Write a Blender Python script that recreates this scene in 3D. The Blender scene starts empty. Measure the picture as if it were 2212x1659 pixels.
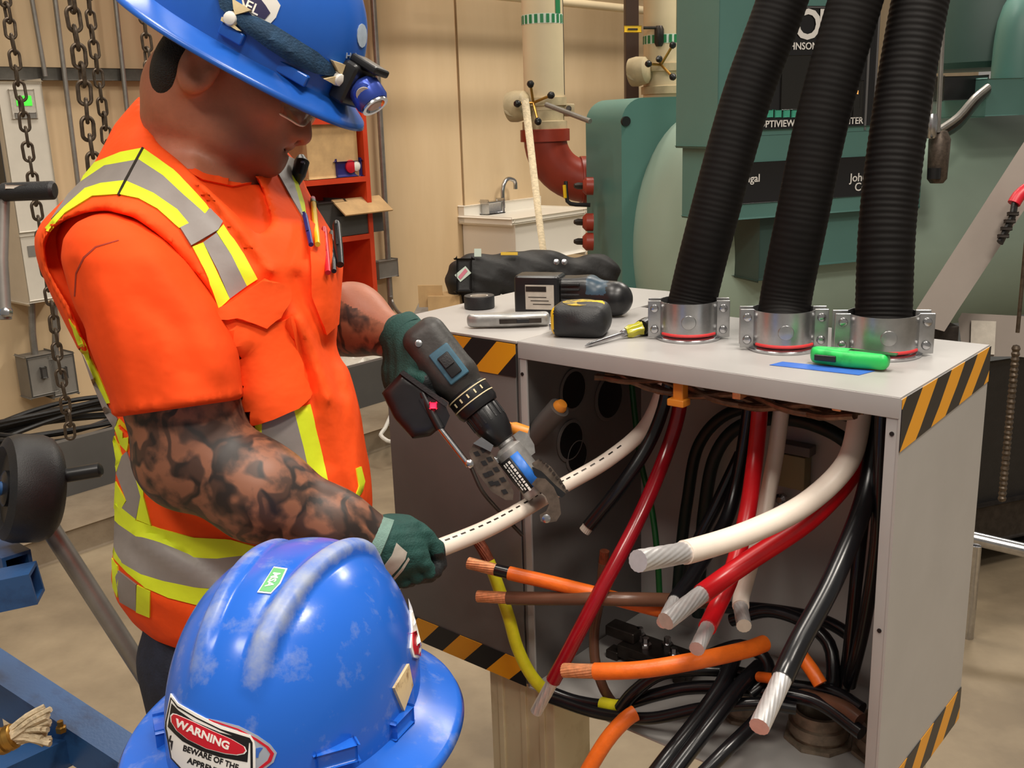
import bpy, bmesh, math, random
import numpy as np
from mathutils import Vector, Matrix
from mathutils.bvhtree import BVHTree
from mathutils.geometry import delaunay_2d_cdt
random.seed(7)
scene = bpy.context.scene
COL = scene.collection

# ------------------------------------------------------------------ camera
F, CX, CY = 2200.0, 1106.0, 829.5
PITCH, ROLL = math.radians(14.5), math.radians(1.93)
CAM = Vector((0, 0, 1.6))
_f = Vector((0, math.cos(PITCH), -math.sin(PITCH)))
_r0 = Vector((1, 0, 0)); _u0 = Vector((0, math.sin(PITCH), math.cos(PITCH)))
_r = math.cos(ROLL) * _r0 - math.sin(ROLL) * _u0
_u = math.sin(ROLL) * _r0 + math.cos(ROLL) * _u0
cd = bpy.data.cameras.new('camera'); cam = bpy.data.objects.new('camera', cd); COL.objects.link(cam)
cam.matrix_world = Matrix(((_r.x, _u.x, -_f.x, CAM.x), (_r.y, _u.y, -_f.y, CAM.y), (_r.z, _u.z, -_f.z, CAM.z), (0, 0, 0, 1)))
cd.sensor_width = 36.0; cd.lens = F / 2212 * 36; cd.clip_start = 0.05; cd.clip_end = 60
scene.camera = cam
# ------------------------------------------------------------------ world, lamps, exposure
w = bpy.data.worlds.new('world'); scene.world = w; w.use_nodes = True
w.node_tree.nodes['Background'].inputs[0].default_value = (1.0, .92, .82, 1)
w.node_tree.nodes['Background'].inputs[1].default_value = 0.26
def area(name, loc, target, sx, sy, power, col=(1, .925, .82)):
    l = bpy.data.lights.new(name, 'AREA'); l.shape = 'RECTANGLE'; l.size = sx; l.size_y = sy; l.energy = power; l.color = col
    o = bpy.data.objects.new(name, l); COL.objects.link(o); o.location = loc
    o.rotation_euler = (Vector(target) - Vector(loc)).to_track_quat('-Z', 'Y').to_euler(); return o
area('ceiling_lamp', (1.1, 0.7, 4.2), (0.9, 0.9, 0), 1.2, .35, 90)
area('ceiling_lamp', (-.75, 1.5, 4.3), (-.7, 1.5, 0), 1.2, .35, 46)
area('ceiling_lamp', (0.7, -1.4, 4.3), (.6, -1.0, 0), 1.2, .35, 70)
area('ceiling_lamp', (-1.5, -.6, 4.3), (-1.3, -.3, 0), 1.4, .5, 55)
area('ceiling_lamp', (-1.3, 5.0, 5.3), (-1.8, 5.8, 0), 1.6, .4, 74)
area('ceiling_lamp', (1.2, 7.2, 5.3), (0.6, 7.9, 0), 1.6, .4, 108)
area('ceiling_lamp', (2.9, 5.7, 4.9), (2.8, 5.6, 0), 1.6, .5, 170)
vs = scene.view_settings
vs.view_transform = 'Standard'; vs.look = 'None'; vs.gamma = 1; vs.use_curve_mapping = False; vs.exposure = 0.0

# ------------------------------------------------------------------ pixel helpers
def ray(x, y): return _f + _r * ((x - CX) / F) - _u * ((y - CY) / F)
def D(x, y, d): return CAM + ray(x, y) * d
def ZP(x, y, z): v = ray(x, y); return CAM + v * ((z - CAM.z) / v.z)
def PL(x, y, o, n): v = ray(x, y); return CAM + v * ((Vector(o) - CAM).dot(n) / v.dot(n))
def proj(q): v = Vector(q) - CAM; d = v.dot(_f); return (CX + F * v.dot(_r) / d, CY - F * v.dot(_u) / d, d)
UP = Vector((0, 0, 1))

# ------------------------------------------------------------------ materials
def lin(c):
    return tuple(((v / 12.92) if v <= .04045 else ((v + .055) / 1.055) ** 2.4) for v in [x / 255 for x in c])
MATS = {}
def mat(name, col, rough=.5, metal=0.0, var=0.0, vscale=8, col2=None, bump=0.0, bscale=150, spec=.5, coat=0.0, emit=0, trans=0, alpha=1, aniso=(1, 1, 1), thr=None):
    m = bpy.data.materials.new(name); m.use_nodes = True; nt = m.node_tree; b = nt.nodes['Principled BSDF']
    c = lin(col) + (1,)
    b.inputs['Base Color'].default_value = c; b.inputs['Roughness'].default_value = rough; b.inputs['Metallic'].default_value = metal
    b.inputs['Specular IOR Level'].default_value = spec
    if coat: b.inputs['Coat Weight'].default_value = coat; b.inputs['Coat Roughness'].default_value = .08
    if emit: b.inputs['Emission Color'].default_value = c; b.inputs['Emission Strength'].default_value = emit
    if trans: b.inputs['Transmission Weight'].default_value = trans
    if alpha < 1: b.inputs['Alpha'].default_value = alpha
    tc = nt.nodes.new('ShaderNodeTexCoord'); mp = nt.nodes.new('ShaderNodeMapping'); mp.inputs['Scale'].default_value = aniso
    nt.links.new(tc.outputs['Object'], mp.inputs['Vector'])
    if var or col2:
        n = nt.nodes.new('ShaderNodeTexNoise'); n.inputs['Scale'].default_value = vscale; n.inputs['Detail'].default_value = 6; n.inputs['Roughness'].default_value = .6
        nt.links.new(mp.outputs[0], n.inputs['Vector'])
        r = nt.nodes.new('ShaderNodeValToRGB'); t = thr or (.38, .64)
        r.color_ramp.elements[0].position = t[0]; r.color_ramp.elements[1].position = t[1]
        if col2: r.color_ramp.elements[0].color = lin(col2) + (1,); r.color_ramp.elements[1].color = c
        else:
            r.color_ramp.elements[0].color = tuple(v * (1 - var) for v in c[:3]) + (1,)
            r.color_ramp.elements[1].color = tuple(min(1, v * (1 + var * .6)) for v in c[:3]) + (1,)
        nt.links.new(n.outputs[0], r.inputs[0]); nt.links.new(r.outputs[0], b.inputs['Base Color'])
    if bump:
        n2 = nt.nodes.new('ShaderNodeTexNoise'); n2.inputs['Scale'].default_value = bscale; n2.inputs['Detail'].default_value = 4
        nt.links.new(mp.outputs[0], n2.inputs['Vector'])
        bp = nt.nodes.new('ShaderNodeBump'); bp.inputs['Strength'].default_value = bump; bp.inputs['Distance'].default_value = .01
        nt.links.new(n2.outputs[0], bp.inputs['Height']); nt.links.new(bp.outputs[0], b.inputs['Normal'])
    MATS[name] = m; return m
def M(n): return MATS[n]
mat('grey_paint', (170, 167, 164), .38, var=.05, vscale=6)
mat('grey_paint_shaded', (112, 108, 106), .5, var=.1, vscale=5)  # same grey paint, darkened for enclosure faces that lie in shade
mat('lip_grey', (166, 163, 161), .36, var=.04)
mat('galv', (176, 176, 176), .30, .9, var=.14, vscale=35)
mat('steel', (190, 190, 192), .22, 1, var=.1, vscale=60)
mat('dark_steel', (66, 60, 56), .42, .7, var=.25, vscale=40)
mat('aluminium', (226, 224, 224), .42, .7, var=.06, vscale=90)
mat('copper', (238, 166, 118), .40, .55, var=.2, vscale=120)
mat('copper_pipe', (176, 96, 62), .4, .2, var=.15, vscale=20)
mat('copper_dull', (128, 66, 44), .5, .5, var=.3, vscale=120)
mat('white_jacket', (236, 222, 208), .4, var=.05, vscale=14)
mat('red_jacket', (196, 22, 30), .3, var=.12, vscale=20)
mat('darkred_jacket', (142, 16, 28), .2, var=.15, vscale=20)
mat('black_jacket', (20, 20, 23), .24, var=.2, vscale=20)
mat('black_matte', (25, 23, 23), .5, var=.2, vscale=30, bump=.1)
mat('green_jacket', (16, 34, 30), .45, var=.2)
mat('green_wire', (16, 84, 36), .4)
mat('brown_jacket', (100, 68, 52), .3, var=.12, vscale=30)
mat('orange_jacket', (238, 112, 32), .38, var=.12, vscale=30, bump=.06, bscale=160)
mat('yellow_tape', (212, 204, 34), .42, var=.12, vscale=40)
mat('conduit_black', (12, 9, 8), .65, var=.25, vscale=30, spec=.18)
mat('redgasket', (200, 50, 52), .5)
mat('rubber', (28, 28, 30), .5, var=.2, vscale=50, bump=.12, bscale=500)
mat('black_plastic', (24, 24, 26), .35, var=.15, vscale=40)
mat('white_plain', (232, 228, 220), .5)
mat('label_paper', (188, 180, 168), .5, var=.1, vscale=60)
mat('yellow_plastic', (236, 190, 22), .35, var=.1)
mat('blue_tape', (52, 102, 190), .6, var=.1, vscale=60)
mat('black_ink', (14, 13, 15), .5)
mat('white_ink', (240, 236, 230), .5)
mat('red_ink', (196, 22, 42), .4)

def stripe_mat(name, ca, cb, period):
    m = bpy.data.materials.new(name); m.use_nodes = True; nt = m.node_tree; b = nt.nodes['Principled BSDF']
    uv = nt.nodes.new('ShaderNodeUVMap'); uv.uv_map = 'UVMap'
    sx = nt.nodes.new('ShaderNodeSeparateXYZ'); nt.links.new(uv.outputs[0], sx.inputs[0])
    ad = nt.nodes.new('ShaderNodeMath'); ad.operation = 'SUBTRACT'; nt.links.new(sx.outputs[0], ad.inputs[0]); nt.links.new(sx.outputs[1], ad.inputs[1])
    dv = nt.nodes.new('ShaderNodeMath'); dv.operation = 'DIVIDE'; nt.links.new(ad.outputs[0], dv.inputs[0]); dv.inputs[1].default_value = period
    fr = nt.nodes.new('ShaderNodeMath'); fr.operation = 'FRACT'; nt.links.new(dv.outputs[0], fr.inputs[0])
    gt = nt.nodes.new('ShaderNodeMath'); gt.operation = 'GREATER_THAN'; nt.links.new(fr.outputs[0], gt.inputs[0]); gt.inputs[1].default_value = .5
    mx = nt.nodes.new('ShaderNodeMixRGB'); mx.inputs[1].default_value = lin(ca) + (1,); mx.inputs[2].default_value = lin(cb) + (1,)
    nt.links.new(gt.outputs[0], mx.inputs[0]); nt.links.new(mx.outputs[0], b.inputs['Base Color']); b.inputs['Roughness'].default_value = .4
    MATS[name] = m
stripe_mat('hazard', (232, 158, 20), (22, 21, 24), .064)
stripe_mat('hazard_small', (232, 158, 20), (22, 21, 24), .054)

# ------------------------------------------------------------------ object helpers
def new_obj(name, verts, faces, material, parent=None, smooth=True, uvs=None, mats=None, midx=None, auto=35):
    """mesh from world-space data; the origin is put at the base of the mesh or at the parent"""
    v = np.asarray([tuple(q) for q in verts], dtype=np.float64).reshape(-1, 3)
    me = bpy.data.meshes.new(name)
    if parent is None:
        o0 = Vector(((v[:, 0].min() + v[:, 0].max()) / 2, (v[:, 1].min() + v[:, 1].max()) / 2, v[:, 2].min()))
    else:
        o0 = parent['_w'] if '_w' in parent else (0, 0, 0); o0 = Vector(o0)
    v = v - np.array(o0)
    me.from_pydata(v.tolist(), [], [list(f) for f in faces])
    if uvs is not None:
        l = me.uv_layers.new(name='UVMap')
        for p in me.polygons:
            for li in p.loop_indices: l.data[li].uv = uvs[me.loops[li].vertex_index]
    for m in (mats or [material]): me.materials.append(M(m) if isinstance(m, str) else m)
    if midx is not None: me.polygons.foreach_set('material_index', np.asarray(midx, dtype=np.int32))
    if smooth:
        me.polygons.foreach_set('use_smooth', [True] * len(me.polygons))
        if auto: 
            try: me.set_sharp_from_angle(angle=math.radians(auto))
            except Exception: pass
    me.update()
    o = bpy.data.objects.new(name, me); COL.objects.link(o)
    if parent is None: o.location = o0; o['_w'] = tuple(o0)
    else: o.parent = parent; o['_w'] = tuple(o0)
    return o
def tag(o, label, cat, group=None):
    o['label'] = label; o['category'] = cat
    if group: o['group'] = group
    return o
def struct(o): o['kind'] = 'structure'; return o
def thing(name, label, cat, loc, group=None):
    o = bpy.data.objects.new(name, None); COL.objects.link(o); o.location = loc; o['_w'] = tuple(loc); o.empty_display_size = .05
    return tag(o, label, cat, group)
class MB:
    def __init__(s): s.v = []; s.f = []; s.uv = []
    def add(s, vs_, fs_):
        n = len(s.v); s.v += [Vector(q) for q in vs_]; s.f += [[i + n for i in f] for f in fs_]; return s
    def box(s, c, ax, ay, az, bev=0.0):
        """box centred at c with half-axis vectors"""
        c, ax, ay, az = map(Vector, (c, ax, ay, az))
        if bev <= 0:
            P8 = [c + ax * i + ay * j + az * k for k in (-1, 1) for j in (-1, 1) for i in (-1, 1)]
            return s.add(P8, [(0, 2, 3, 1), (4, 5, 7, 6), (0, 1, 5, 4), (2, 6, 7, 3), (0, 4, 6, 2), (1, 3, 7, 5)])
        bm = bmesh.new(); bmesh.ops.create_cube(bm, size=2)
        for q in bm.verts: q.co = ax * q.co.x + ay * q.co.y + az * q.co.z
        bmesh.ops.bevel(bm, geom=list(bm.edges), offset=bev, segments=3, profile=.6, affect='EDGES')
        bm.verts.index_update()
        return s.add_bm(bm, c)
    def add_bm(s, bm, off=(0, 0, 0)):
        off = Vector(off); bm.verts.index_update()
        s.add([q.co + off for q in bm.verts], [[q.index for q in f.verts] for f in bm.faces]); bm.free(); return s
    def tube(s, pts, rad, seg=14, caps=True, lobes=0, twist=0, lobe_amp=.06, flat=1.0):
        pts = [Vector(p) for p in pts]; n = len(pts)
        if not hasattr(rad, '__len__'): rad = [rad] * n
        T = [((pts[min(i + 1, n - 1)] - pts[max(i - 1, 0)]).normalized()) for i in range(n)]
        a = T[0].orthogonal().normalized() if abs(T[0].z) > .9 else UP.cross(T[0]).normalized()
        base = len(s.v); L = 0; ph = 0
        for i in range(n):
            if i:
                L = (pts[i] - pts[i - 1]).length; ph += twist * L
            a = (a - T[i] * a.dot(T[i])).normalized(); b = T[i].cross(a)
            for k in range(seg):
                th = 2 * math.pi * k / seg
                rr = rad[i] * (1 + (lobe_amp * math.cos(lobes * th + ph) if lobes else 0))
                s.v.append(pts[i] + (a * math.cos(th) + b * math.sin(th) * flat) * rr)
        for i in range(n - 1):
            for k in range(seg):
                k2 = (k + 1) % seg
                s.f.append([base + i * seg + k, base + i * seg + k2, base + (i + 1) * seg + k2, base + (i + 1) * seg + k])
        if caps:
            s.f.append([base + k for k in range(seg)][::-1]); s.f.append([base + (n - 1) * seg + k for k in range(seg)])
        return s
    def lathe(s, c, axis, prof, seg=24, ref=None):
        """profile = [(radius, height along axis)]"""
        c = Vector(c); z = Vector(axis).normalized(); x = (Vector(ref) - z * z.dot(Vector(ref))).normalized() if ref is not None else z.orthogonal().normalized(); y = z.cross(x)
        base = len(s.v); n = len(prof)
        for (r_, h) in prof:
            for k in range(seg):
                th = 2 * math.pi * k / seg; s.v.append(c + z * h + (x * math.cos(th) + y * math.sin(th)) * r_)
        for i in range(n - 1):
            for k in range(seg):
                k2 = (k + 1) % seg
                s.f.append([base + i * seg + k, base + i * seg + k2, base + (i + 1) * seg + k2, base + (i + 1) * seg + k])
        if prof[0][0] > 1e-6: s.f.append([base + k for k in range(seg)][::-1])
        if prof[-1][0] > 1e-6: s.f.append([base + (n - 1) * seg + k for k in range(seg)])
        return s
    def prism(s, outline, ext):
        """closed planar outline extruded by vector ext"""
        n = len(outline); o = [Vector(q) for q in outline]; e_ = Vector(ext)
        s.add(o + [q + e_ for q in o], [list(range(n))[::-1], [n + i for i in range(n)]] + [[i, (i + 1) % n, n + (i + 1) % n, n + i] for i in range(n)]); return s
    def build(s, name, m, parent=None, smooth=True, auto=35):
        bm = bmesh.new()
        bv = [bm.verts.new(q) for q in s.v]
        for f in s.f:
            try: bm.faces.new([bv[i] for i in f])
            except ValueError: pass
        bmesh.ops.remove_doubles(bm, verts=bm.verts, dist=1e-6)
        bmesh.ops.recalc_face_normals(bm, faces=bm.faces)
        bm.verts.index_update()
        vs_ = [tuple(q.co) for q in bm.verts]; fs_ = [[q.index for q in f.verts] for f in bm.faces]; bm.free()
        return new_obj(name, vs_, fs_, m, parent, smooth, auto=auto)
def spline(pts, step=.012):
    """Catmull-Rom through points"""
    p = [Vector(q) for q in pts]; p = [p[0] * 2 - p[1]] + p + [p[-1] * 2 - p[-2]]; out = []
    for i in range(1, len(p) - 2):
        n = max(2, int((p[i + 1] - p[i]).length / step))
        for k in range(n):
            t = k / n
            out.append(.5 * (2 * p[i] + (p[i + 1] - p[i - 1]) * t + (2 * p[i - 1] - 5 * p[i] + 4 * p[i + 1] - p[i + 2]) * t * t + (3 * p[i] - p[i - 1] - 3 * p[i + 1] + p[i + 2]) * t ** 3))
    out.append(p[-2]); return out
def split_path(pts, tail):
    """split a dense polyline so that the last part is `tail` metres long"""
    L = 0; i = len(pts) - 1
    while i > 0 and L < tail: L += (pts[i] - pts[i - 1]).length; i -= 1
    return pts[:i + 1], pts[i:]
def quad_strip(name, corners, m, parent=None, thick=.0006, nrm=None):
    """thin tape: four corners in order along/across, UV in metres"""
    a, b, c, d = [Vector(q) for q in corners]
    n = ((b - a).cross(d - a)).normalized() if nrm is None else Vector(nrm).normalized()
    L = (b - a).length; W = (d - a).length; o = n * thick
    vs_ = [a + o, b + o, c + o, d + o, a, b, c, d]
    uv = [(0, 0), (L, 0), (L, W), (0, W)] * 2
    return new_obj(name, vs_, [(0, 1, 2, 3), (7, 6, 5, 4), (0, 4, 5, 1), (1, 5, 6, 2), (2, 6, 7, 3), (3, 7, 4, 0)], m, parent, False, uvs=uv)
def text_obj(name, body, size, m, parent, origin, xdir, ydir, align='CENTER', bold=0.0, ext=.0006, space=1.0):
    cu = bpy.data.curves.new(name, 'FONT'); cu.space_character = space; cu.body = body; cu.size = size; cu.align_x = align; cu.align_y = 'CENTER'; cu.extrude = ext; cu.offset = bold; cu.resolution_u = 3
    to = bpy.data.objects.new(name + '_tmp', cu); COL.objects.link(to)
    bpy.context.view_layer.update()
    dg = bpy.context.evaluated_depsgraph_get(); me = bpy.data.meshes.new_from_object(to.evaluated_get(dg))
    bpy.data.objects.remove(to); 
    x, y = Vector(xdir).normalized(), Vector(ydir).normalized(); z = x.cross(y)
    vs_ = [Vector(origin) + x * q.co.x + y * q.co.y + z * q.co.z for q in me.vertices]; fs_ = [list(f.vertices) for f in me.polygons]
    bpy.data.meshes.remove(me)
    return new_obj(name, vs_, fs_, m, parent, False)
def text_2d(body, size=1.0, bold=0.0, align='CENTER'):
    cu = bpy.data.curves.new('t', 'FONT'); cu.body = body; cu.size = size; cu.align_x = align; cu.align_y = 'CENTER'; cu.offset = bold; cu.resolution_u = 3
    to = bpy.data.objects.new('t_tmp', cu); COL.objects.link(to); bpy.context.view_layer.update()
    dg = bpy.context.evaluated_depsgraph_get(); me = bpy.data.meshes.new_from_object(to.evaluated_get(dg)); bpy.data.objects.remove(to)
    bm = bmesh.new(); bm.from_mesh(me); bpy.data.meshes.remove(me)
    bmesh.ops.triangulate(bm, faces=bm.faces)
    bm.verts.index_update(); r = ([(v.co.x, v.co.y) for v in bm.verts], [[v.index for v in f.verts] for f in bm.faces]); bm.free(); return r

# ------------------------------------------------------------------ pieces laid on a surface (outline -> ray -> surface)
def bvh_of(o):
    me = o.data; off = Vector(o['_w'])
    return BVHTree.FromPolygons([v.co + off for v in me.vertices], [list(p.vertices) for p in me.polygons])
def drape(name, poly, bvh, m, parent, off=.002, step=14, thick=None, smooth=True, bulge=None, dmax=9, verts2=None, faces2=None):
    """outline in photo pixels laid on the surface it touches, given thickness"""
    if verts2 is None:
        pts = []
        n = len(poly)
        for i in range(n):
            a, b = Vector(poly[i]), Vector(poly[(i + 1) % n]); k = max(1, int((b - a).length / step))
            pts += [a.lerp(b, j / k) for j in range(k)]
        nb = len(pts); edges = [(i, (i + 1) % nb) for i in range(nb)]
        xs = [q.x for q in pts]; ys = [q.y for q in pts]
        def inside(x, y):
            c = False; j = nb - 1
            for i in range(nb):
                if (pts[i].y > y) != (pts[j].y > y) and x < (pts[j].x - pts[i].x) * (y - pts[i].y) / (pts[j].y - pts[i].y) + pts[i].x: c = not c
                j = i
            return c
        allp = list(pts)
        yy = min(ys) + step * .5
        while yy < max(ys):
            xx = min(xs) + step * .5
            while xx < max(xs):
                if inside(xx, yy) and min((q - Vector((xx, yy))).length for q in pts) > step * .45: allp.append(Vector((xx, yy)))
                xx += step
            yy += step
        vo, eo, fo, *_ = delaunay_2d_cdt(allp, edges, [], 1, 1e-4)
        v2 = [(q.x, q.y) for q in vo]; f2 = [list(f) for f in fo]
    else: v2, f2 = verts2, faces2
    top = []; bot = []; ok = []
    for (x, y) in v2:
        rd = ray(x, y).normalized(); h = bvh.ray_cast(CAM, rd, dmax)
        if h[0] is None: top.append(None); bot.append(None); continue
        nr = h[1]
        if nr.dot(rd) > 0: nr = -nr
        k = off + (bulge(x, y) if bulge else 0)
        nr2 = (nr - rd * .35).normalized()
        top.append(h[0] + nr2 * k); bot.append(h[0] - nr2 * .003)
    known = [i for i, t in enumerate(top) if t is not None]
    if len(known) < 3: print('drape miss', name, len(v2)); return None
    for i, t in enumerate(top):
        if t is None:
            j = min(known, key=lambda q: (v2[q][0] - v2[i][0]) ** 2 + (v2[q][1] - v2[i][1]) ** 2)
            dd = (top[j] - CAM).dot(_f); top[i] = D(v2[i][0], v2[i][1], dd + .004); bot[i] = D(v2[i][0], v2[i][1], dd + .01)
    cnt = {}
    for f in f2:
        for a, b in zip(f, f[1:] + f[:1]): cnt[(min(a, b), max(a, b))] = cnt.get((min(a, b), max(a, b)), 0) + 1
    N = len(top); faces = [list(f) for f in f2]
    for f in f2:
        for a, b in zip(f, f[1:] + f[:1]):
            if cnt[(min(a, b), max(a, b))] == 1: faces.append([b, a, a + N, b + N])
    o = new_obj(name, top + bot, faces, m, parent, smooth, auto=50)
    return o

# ------------------------------------------------------------------ signed-distance modelling
def smin(a, b, k): h = np.clip(.5 + .5 * (b - a) / k, 0, 1); return b + (a - b) * h - k * h * (1 - h)
def smax(a, b, k): return -smin(-a, -b, k)
def rcone(p, a, b, ra, rb):
    a = np.array(a); b = np.array(b); ba = b - a; t = np.clip(((p - a) @ ba) / (ba @ ba), 0, 1)
    return np.linalg.norm(p - a - t[:, None] * ba, axis=1) - (ra + (rb - ra) * t)
def ell(p, c, r, R=None):
    q = p - np.array(c)
    if R is not None: q = q @ R           # R columns = axes
    r = np.array(r); k0 = np.linalg.norm(q / r, axis=1); k1 = np.linalg.norm(q / (r * r), axis=1)
    return k0 * (k0 - 1) / np.maximum(k1, 1e-9)
def rbox(p, c, h, rad, R=None):
    q = p - np.array(c)
    if R is not None: q = q @ R
    q = np.abs(q) - (np.array(h) - rad)
    return np.linalg.norm(np.maximum(q, 0), axis=1) + np.minimum(q.max(axis=1), 0) - rad
_CAMn, _fn, _rn, _un = np.array(CAM), np.array(_f), np.array(_r), np.array(_u)
def pix(p):
    v = p - _CAMn; d = v @ _fn; return CX + F * (v @ _rn) / d, CY - F * (v @ _un) / d, d
def poly_sd(x, y, poly):
    """signed 2-D distance to a polygon, negative inside"""
    P_ = np.array(poly, dtype=float); n = len(P_); d = np.full(x.shape, 1e18); s_ = np.ones(x.shape)
    j = n - 1
    for i in range(n):
        e = P_[j] - P_[i]; wx = x - P_[i, 0]; wy = y - P_[i, 1]
        t = np.clip((wx * e[0] + wy * e[1]) / (e @ e), 0, 1); bx = wx - e[0] * t; by = wy - e[1] * t
        d = np.minimum(d, bx * bx + by * by)
        c1 = y >= P_[i, 1]; c2 = y < P_[j, 1]; c3 = e[0] * wy > e[1] * wx
        flip = (c1 & c2 & c3) | (~c1 & ~c2 & ~c3); s_ = np.where(flip, -s_, s_); j = i
    return s_ * np.sqrt(d)
def seg_d(x, y, pl):
    d = np.full(x.shape, 1e18)
    for (a, b) in zip(pl[:-1], pl[1:]):
        ex, ey = b[0] - a[0], b[1] - a[1]; t = np.clip(((x - a[0]) * ex + (y - a[1]) * ey) / (ex * ex + ey * ey), 0, 1)
        d = np.minimum(d, (x - a[0] - ex * t) ** 2 + (y - a[1] - ey * t) ** 2)
    return np.sqrt(d)
def sdf_mesh(func, lo, hi, res, coarse=5, margin=1.6):
    """surface nets on a grid that is filled only near the surface"""
    lo = np.array(lo, float); hi = np.array(hi, float); cs = res * coarse
    nb = np.ceil((hi - lo) / cs).astype(int) + 1; N = nb * coarse + 1
    g = [lo[i] + cs * (np.arange(nb[i]) + .5) for i in range(3)]
    X, Y, Zz = np.meshgrid(*g, indexing='ij'); dc = func(np.stack([X.ravel(), Y.ravel(), Zz.ravel()], 1)).reshape(nb)
    val = np.full(N, 1.0, dtype=np.float32)
    inside = dc < 0
    val[:-1, :-1, :-1] = np.where(np.repeat(np.repeat(np.repeat(inside, coarse, 0), coarse, 1), coarse, 2), -1.0, 1.0)
    act = np.argwhere(np.abs(dc) < cs * margin)
    o = np.stack(np.meshgrid(*[np.arange(coarse + 1)] * 3, indexing='ij'), -1).reshape(-1, 3)
    mask = np.zeros(N, bool)
    idx = (act[:, None, :] * coarse + o[None]).reshape(-1, 3); mask[idx[:, 0], idx[:, 1], idx[:, 2]] = True
    idx = np.argwhere(mask)
    for s0 in range(0, len(idx), 400000):
        q = idx[s0:s0 + 400000]; val[q[:, 0], q[:, 1], q[:, 2]] = func(lo + q * res)
    val[0], val[-1] = 1, 1; val[:, 0], val[:, -1] = 1, 1; val[:, :, 0], val[:, :, -1] = 1, 1
    sg = val < 0
    cnt = np.zeros(N - 1, np.int8)
    for dx in (0, 1):
        for dy in (0, 1):
            for dz in (0, 1): cnt += sg[dx:N[0] - 1 + dx, dy:N[1] - 1 + dy, dz:N[2] - 1 + dz]
    cells = np.argwhere((cnt > 0) & (cnt < 8)); cid = np.full(N - 1, -1, np.int32); cid[cells[:, 0], cells[:, 1], cells[:, 2]] = np.arange(len(cells))
    acc = np.zeros((len(cells), 3)); num = np.zeros(len(cells))
    corners = [(0, 0, 0), (1, 0, 0), (0, 1, 0), (1, 1, 0), (0, 0, 1), (1, 0, 1), (0, 1, 1), (1, 1, 1)]
    cv = [val[cells[:, 0] + c[0], cells[:, 1] + c[1], cells[:, 2] + c[2]] for c in corners]
    for i in range(8):
        for j in range(i + 1, 8):
            dlt = np.array(corners[j]) - np.array(corners[i])
            if np.abs(dlt).sum() != 1: continue
            m = (cv[i] < 0) != (cv[j] < 0); a, b = cv[i], cv[j]
            t = np.where(m, a / np.where(m, a - b, 1), 0)
            acc += np.where(m[:, None], np.array(corners[i]) + t[:, None] * dlt, 0); num += m
    V = lo + (cells + acc / num[:, None]) * res
    Fq = []
    for ax in range(3):
        a1, a2 = (ax + 1) % 3, (ax + 2) % 3
        sl0 = [slice(None)] * 3; sl1 = [slice(None)] * 3; sl0[ax] = slice(0, -1); sl1[ax] = slice(1, None)
        s0 = sg[tuple(sl0)]; s1 = sg[tuple(sl1)]; e = np.argwhere(s0 != s1)
        e = e[(e[:, a1] > 0) & (e[:, a2] > 0) & (e[:, a1] < N[a1] - 1) & (e[:, a2] < N[a2] - 1)]
        def cidx(d1, d2):
            q = e.copy(); q[:, a1] -= d1; q[:, a2] -= d2; return cid[q[:, 0], q[:, 1], q[:, 2]]
        quad = np.stack([cidx(0, 0), cidx(1, 0), cidx(1, 1), cidx(0, 1)], 1)
        fl = s0[e[:, 0], e[:, 1], e[:, 2]]
        quad = np.where(fl[:, None], quad, quad[:, ::-1]); Fq.append(quad)
    Fq = np.concatenate(Fq); Fq = Fq[(Fq >= 0).all(1)]
    return V, Fq
def fast_obj(name, V, Fq, mats, parent=None, midx=None, relax=0):
    V = np.asarray(V, float)
    if relax:
        e = np.concatenate([Fq[:, [0, 1]], Fq[:, [1, 2]], Fq[:, [2, 3]], Fq[:, [3, 0]]]); 
        for _ in range(relax):
            s_ = np.zeros_like(V); c_ = np.zeros(len(V)); np.add.at(s_, e[:, 0], V[e[:, 1]]); np.add.at(c_, e[:, 0], 1); np.add.at(s_, e[:, 1], V[e[:, 0]]); np.add.at(c_, e[:, 1], 1)
            V = V * .5 + .5 * s_ / np.maximum(c_, 1)[:, None]
    if parent is None: o0 = np.array([(V[:, 0].min() + V[:, 0].max()) / 2, (V[:, 1].min() + V[:, 1].max()) / 2, V[:, 2].min()])
    else: o0 = np.array(parent['_w'])
    me = bpy.data.meshes.new(name); me.vertices.add(len(V)); me.vertices.foreach_set('co', (V - o0).ravel())
    me.loops.add(Fq.size); me.loops.foreach_set('vertex_index', Fq.ravel().astype(np.int32))
    me.polygons.add(len(Fq)); me.polygons.foreach_set('loop_start', np.arange(0, Fq.size, 4, dtype=np.int32))
    try: me.polygons.foreach_set('loop_total', np.full(len(Fq), 4, dtype=np.int32))
    except Exception: pass
    for m in mats: me.materials.append(M(m) if isinstance(m, str) else m)
    if midx is not None: me.polygons.foreach_set('material_index', midx.astype(np.int32))
    me.polygons.foreach_set('use_smooth', np.ones(len(Fq), bool)); me.update(calc_edges=True); me.validate()
    o = bpy.data.objects.new(name, me); COL.objects.link(o); o['_w'] = tuple(o0)
    if parent is None: o.location = o0
    else: o.parent = parent
    return o
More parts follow.
